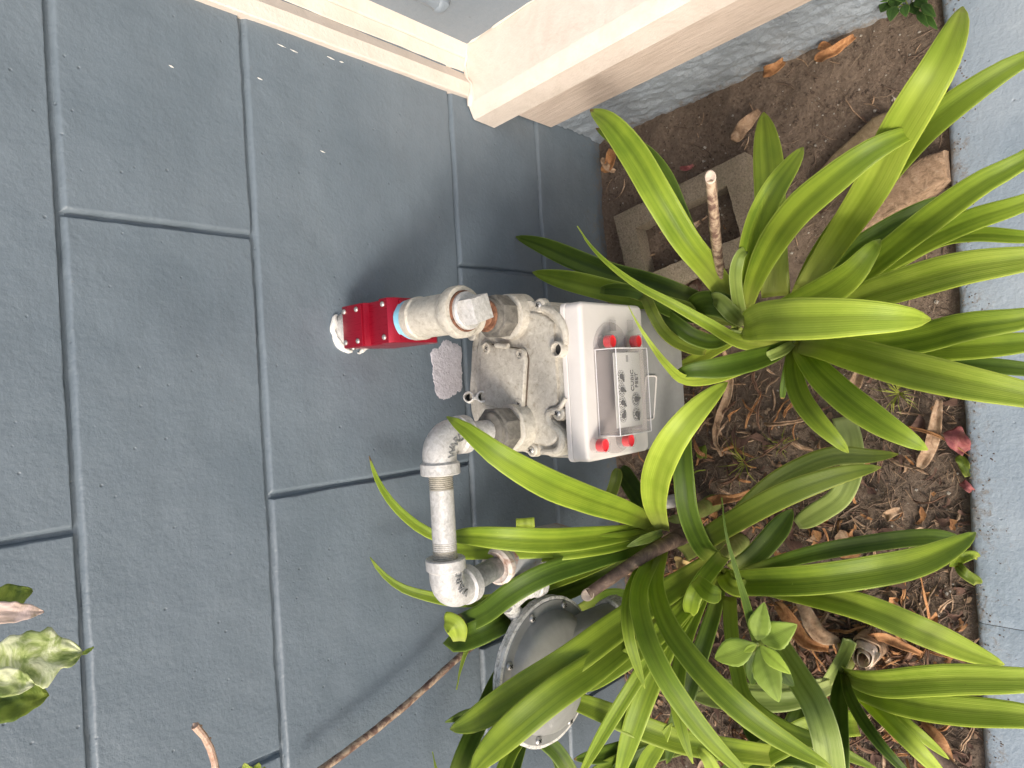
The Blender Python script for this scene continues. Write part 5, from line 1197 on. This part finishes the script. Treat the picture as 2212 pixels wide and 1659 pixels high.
dry('orange dry strap crossing the soil beside the white pipe', [(1500, 1100, .04), (1545, 1080, .05), (1590, 1075, .05), (1622, 1062, .04)], 20, DRYO, .4)
dry('yellow tan blotched leaf piece under the swollen lily base', [(1460, 1214, .09), (1478, 1220, .10), (1495, 1222, .10)], 26, mottled('yellow tan dry leaf', [(0.26, 0.15, 0.05), (0.62, 0.44, 0.17), (0.70, 0.52, 0.24)], 50, 0.7), .3, 'b')
dry('pale cut straw stub standing in the litter near the stump', [(1893, 1408, .08), (1882, 1425, .09), (1870, 1440, .06)], 16, CUT, .6, 'n')
dry('tan curled leaf lying alone on dark soil near the kerb', [(1908, 1118, .02), (1925, 1108, .035), (1945, 1100, .02)], 20, STRAW, .5)
dry('long brown dry leaf below the pale yellow edged strap leaf', [(1815, 1385, .03), (1770, 1370, .05), (1740, 1320, .05), (1722, 1290, .04)], 34, STRAW, .6)
dry('dark brown crumpled dry leaf above the seedling', [(1675, 1300, .02), (1700, 1330, .04), (1740, 1385, .04), (1790, 1400, .03)], 30, DRYO, .7)
dry('orange dry leaf beside the pale strap leaf near the kerb', [(1858, 1388, .03), (1900, 1375, .04), (1960, 1398, .03), (1990, 1412, .02)], 20, DRYO, .5)
dry('long orange straw standing at the kerb beside the crack', [(1985, 1230, .09), (1998, 1290, .07), (2010, 1350, .03)], 7, DRYO, .4, 's')
dry('orange blade lying beside the long pale leaves in the corner', [(1990, 1560, .03), (2030, 1600, .05), (2060, 1680, .04)], 26, DRYO, .3)
dry('small curled green leaf hanging at the kerb face', [(2068, 1222, .06), (2085, 1240, .07), (2105, 1252, .05), (2110, 1262, .03)], 22, LEAF['o'], .4, 'b')
dry('second small curled green leaf just above the other at the kerb', [(2060, 1225, .05), (2075, 1205, .07), (2098, 1198, .06), (2112, 1205, .04)], 20, LEAF['m'], .4, 'b')
dry('thin yellow green curved shoot beside the white pipe', [(1525, 1015, .07), (1505, 1018, .08), (1488, 1035, .06), (1480, 1060, .03)], 6, LEAF['l'], .2, 's')
dry('small lobed olive leaf scrap on the soil under the tall yellow green leaf', [(1512, 965, .015), (1515, 975, .02), (1518, 990, .015)], 24, LEAF['o'], .3, 'b')

# ---- litter nobody could count
def in_bed(x, y): return -1.15 < x < 0.62 and -0.715 < y < -0.012
def litter(name, n, kind, mat, seed, region=None, dens=None):
    R = random.Random(seed); bm = bmesh.new(); c = 0; tries = 0
    while c < n and tries < n * 30:
        tries += 1
        x = R.uniform(-1.1, .62); y = R.uniform(-.715, -.015)
        if x > .57 + (-y) * .07: continue
        if dens and R.random() > dens(x, y): continue
        z = zsoil(x, y); a = R.uniform(0, pi); c += 1
        if kind == 'straw':
            L = R.uniform(.006, .045) * (1 if R.random() < .8 else 1.8); w = R.uniform(.0003, .0013) if R.random() < .8 else R.uniform(.0013, .0030); pts = []; bend = R.uniform(-.5, .5)
            tiltz = R.uniform(-.1, .25)
            for k in range(4):
                s = (k / 3 - .5) * L; aa = a + bend * (k / 3 - .5); pts.append(V((x + cos(aa) * s, y + sin(aa) * s, z + .0018 + abs(s) * tiltz * .6 + R.uniform(0, .002))))
            rows = []
            for k, p in enumerate(pts):
                wk = w * (.55 if k in (0, 3) else 1); d = V((-sin(a), cos(a), R.uniform(-.3, .3))) * wk; rows.append((bm.verts.new(p - d), bm.verts.new(p + V((0, 0, w * .8))), bm.verts.new(p + d)))
            for k in range(3):
                for j in range(2): bm.faces.new((rows[k][j], rows[k][j + 1], rows[k + 1][j + 1], rows[k + 1][j]))
                bm.faces.new((rows[k][0], rows[k][2], rows[k + 1][2], rows[k + 1][0]))
        elif kind == 'grit':
            r = R.uniform(.0008, .0024) * (1 if R.random() < .9 else 1.8); o3 = V((x, y, z + r * .35)); q = [bm.verts.new(o3 + V((dx * R.uniform(.7, 1.4), dy * R.uniform(.7, 1.4), dz * R.uniform(.5, .9))) * r) for dx, dy, dz in ((1, .2, .1), (-.3, 1, .1), (-1, -.2, -.1), (.3, -1, .1), (.1, .1, 1), (.6, .7, .5), (-.6, -.5, .6), (0, 0, -1))]
            for f in ((0, 5, 4), (5, 1, 4), (1, 2, 4), (2, 6, 4), (6, 3, 4), (3, 0, 4), (0, 1, 5), (2, 3, 6), (0, 7, 1), (1, 7, 2), (2, 7, 3), (3, 7, 0)): bm.faces.new([q[i] for i in f])
        elif kind == 'flake':
            a *= 2; L = R.uniform(.005, .022) if R.random() < .8 else R.uniform(.02, .045); w = L * R.uniform(.12, .8); cu = R.uniform(-.9, 1.2); ca, sa = cos(a), sin(a); G = []; tz_ = R.uniform(-.35, .45); wr = [R.uniform(.25, 1.1) for _ in range(5)]; bd = R.uniform(-.5, .5) * L
            for i in range(5):
                s = (i / 4 - .5) * L; ww = w * wr[i]; row = []
                for j in range(3):
                    t_ = (j - 1) * ww * .5 + bd * (i / 4 - .5) ** 2 * 4 + R.uniform(-.1, .1) * w; row.append(bm.verts.new((x + ca * s - sa * t_, y + sa * s + ca * t_, z + .003 + abs(j - 1) * ww * .4 * cu + s * tz_ + L * .12 + R.uniform(-.0012, .0012))))
                G.append(row)
            for i in range(4):
                for j in range(2): bm.faces.new((G[i][j], G[i][j + 1], G[i + 1][j + 1], G[i + 1][j]))
        elif kind == 'root':
            p = V((x, y, z + .002)); pts = [p]; aa = a * 2
            for k in range(7):
                aa += R.uniform(-.45, .45); p = p + V((cos(aa), sin(aa), 0)) * .007; pts.append(V((p.x, p.y, zsoil(p.x, p.y) + .0022 + R.uniform(0, .003))))
            tube(bm, pts, R.uniform(.0003, .0007), 4, 10, caps=False)
    o = rest(name, bm, mat, smooth=(kind != 'grit'), angle=60)
    return stuff(o)
leftd = lambda x, y: .12 if x > .12 else (1.0 if x < -.02 else .5)
litter('straw_litter', 1000, 'straw', STRAW, 1, dens=leftd)
litter('straw_litter', 2600, 'straw', mottled('old dark straw', [(0.07, 0.045, 0.032), (0.14, 0.095, 0.065), (0.21, 0.15, 0.10)], 50, 0.85), 2, dens=leftd)
litter('soil_crumbs', 8000, 'grit', mottled('soil crumb', [(0.05, 0.032, 0.024), (0.12, 0.085, 0.06), (0.19, 0.14, 0.10)], 70, 0.95), 3)
litter('pale_grit', 800, 'grit', mottled('pale grit', [(0.30, 0.26, 0.20), (0.46, 0.42, 0.36)], 70, 0.8), 4)
litter('dead_leaf_litter', 300, 'flake', DRYO, 5, dens=lambda x, y: 1.0 if x < -.28 else (.25 if x < .0 else .02))
litter('pale_leaf_litter', 240, 'flake', STRAW, 6, dens=lambda x, y: 1.0 if x < -.28 else (.3 if x < .0 else .03))
litter('dark_leaf_litter', 900, 'flake', mottled('dark rotted leaf', [(0.05, 0.028, 0.02), (0.12, 0.065, 0.045), (0.20, 0.12, 0.08)], 60, 0.85), 8, dens=lambda x, y: 1.0 if x < -.28 else (.3 if x < .0 else .04))
litter('fine_roots', 1100, 'root', mottled('pale root thread', [(0.16, 0.11, 0.07), (0.30, 0.22, 0.15)], 80, 0.8), 7, dens=leftd)
# crumbs and bits spilled from the bed onto the kerb
R_ = random.Random(31); bm = bmesh.new()
for k in range(420):
    x = R_.uniform(-.95, .62); y = -.729 - abs(R_.gauss(0, .022)); r = R_.uniform(.0005, .0016); o3 = V((x, y, kz + r * .3))
    q = [bm.verts.new(o3 + V((dx * R_.uniform(.7, 1.5), dy * R_.uniform(.7, 1.5), dz * .7)) * r) for dx, dy, dz in ((1, .2, .1), (-.3, 1, .1), (-1, -.2, -.1), (.3, -1, .1), (.1, .1, 1), (0, 0, -1))]
    for f in ((0, 1, 4), (1, 2, 4), (2, 3, 4), (3, 0, 4), (0, 5, 1), (1, 5, 2), (2, 5, 3), (3, 5, 0)): bm.faces.new([q[i] for i in f])
stuff(rest('kerb_crumbs', bm, mottled('spilled soil crumb', [(0.06, 0.04, 0.03), (0.16, 0.12, 0.085)], 60, 0.95), smooth=False))
# crumpled old straps matted under the left hand plants
def matted(n, mat, seed, zone):
    R = random.Random(seed); bm = bmesh.new()
    for q in range(n):
        zx = zone[q % len(zone)]; px, py = R.gauss(zx[0], zx[2]), R.gauss(zx[1], zx[3]); c = at_z(px, py, 0)
        if not (-1.1 < c.x < .5 and -.71 < c.y < -.02): continue
        a = R.uniform(0, 2 * pi); L = R.uniform(.03, .10); w = R.uniform(.003, .010); m = 9; p = V((c.x, c.y, 0)); rows = []; z0 = R.uniform(.004, .030); tw = R.uniform(-2, 2)
        for i in range(m):
            a += R.uniform(-.35, .35); p = p + V((cos(a), sin(a), 0)) * L / m; z = zsoil(p.x, p.y) + .002 + z0 * sin(pi * i / (m - 1)) + R.uniform(0, .003)
            b = tw * i / m + R.uniform(-.4, .4); s = V((-sin(a) * cos(b), cos(a) * cos(b), sin(b))) * w * .5 * (.5 + .5 * sin(pi * (i + .6) / m)); k = V((0, 0, w * .25))
            o_ = V((p.x, p.y, max(z, zsoil(p.x, p.y) + abs(s.z))))
            rows.append([bm.verts.new(o_ - s), bm.verts.new(o_ - s * .3 + k), bm.verts.new(o_ + s * .4 - k * .4), bm.verts.new(o_ + s)])
        for i in range(m - 1):
            for j in range(3): bm.faces.new((rows[i][j], rows[i][j + 1], rows[i + 1][j + 1], rows[i + 1][j]))
    return stuff(rest('matted_dry_leaves', bm, mat, smooth=True, angle=50))
ZN = [(1760, 1350, 60, 45), (1900, 1620, 80, 40), (1370, 1230, 60, 30), (1640, 1540, 110, 70), (1500, 1420, 120, 80), (1600, 1080, 160, 120), (1980, 1400, 50, 30), (1560, 900, 90, 70), (1420, 1500, 90, 70)]
matted(150, DRYO, 21, ZN); matted(150, STRAW, 22, ZN); matted(240, mottled('old brown strap', [(0.07, 0.035, 0.022), (0.16, 0.085, 0.05), (0.25, 0.15, 0.09)], 60, 0.8), 23, ZN)
def grass_tuft(px, py, n, seed, label, spread=.05):
    R = random.Random(seed); c = at_z(px, py, 0); bm = bmesh.new()
    for k in range(n):
        a = R.uniform(0, 2 * pi); L = R.uniform(.02, spread); h = R.uniform(.01, .03)
        p = [c + V((0, 0, 0)), c + V((cos(a) * L * .5, sin(a) * L * .5, h)), c + V((cos(a) * L, sin(a) * L, h * .6))]; s = V((-sin(a), cos(a), 0)) * .0009
        r = [(bm.verts.new(q - s * f), bm.verts.new(q + s * f)) for q, f in zip(p, (1, .8, .1))]
        for i in range(2): bm.faces.new((r[i][0], r[i][1], r[i + 1][1], r[i + 1][0]))
    o = rest('grass_tuft', bm, LEAF['o'], org=V((c.x, c.y, 0))); return tag(o, label, 'grass tuft')
grass_tuft(1942, 850, 22, 11, 'thin grass tuft on the soil below the drooping kerb side leaf')
grass_tuft(1610, 1000, 18, 12, 'sparse grass blades between the two lily groups', .07)
grass_tuft(1690, 960, 12, 13, 'few grass blades left of the lying pale leaf')
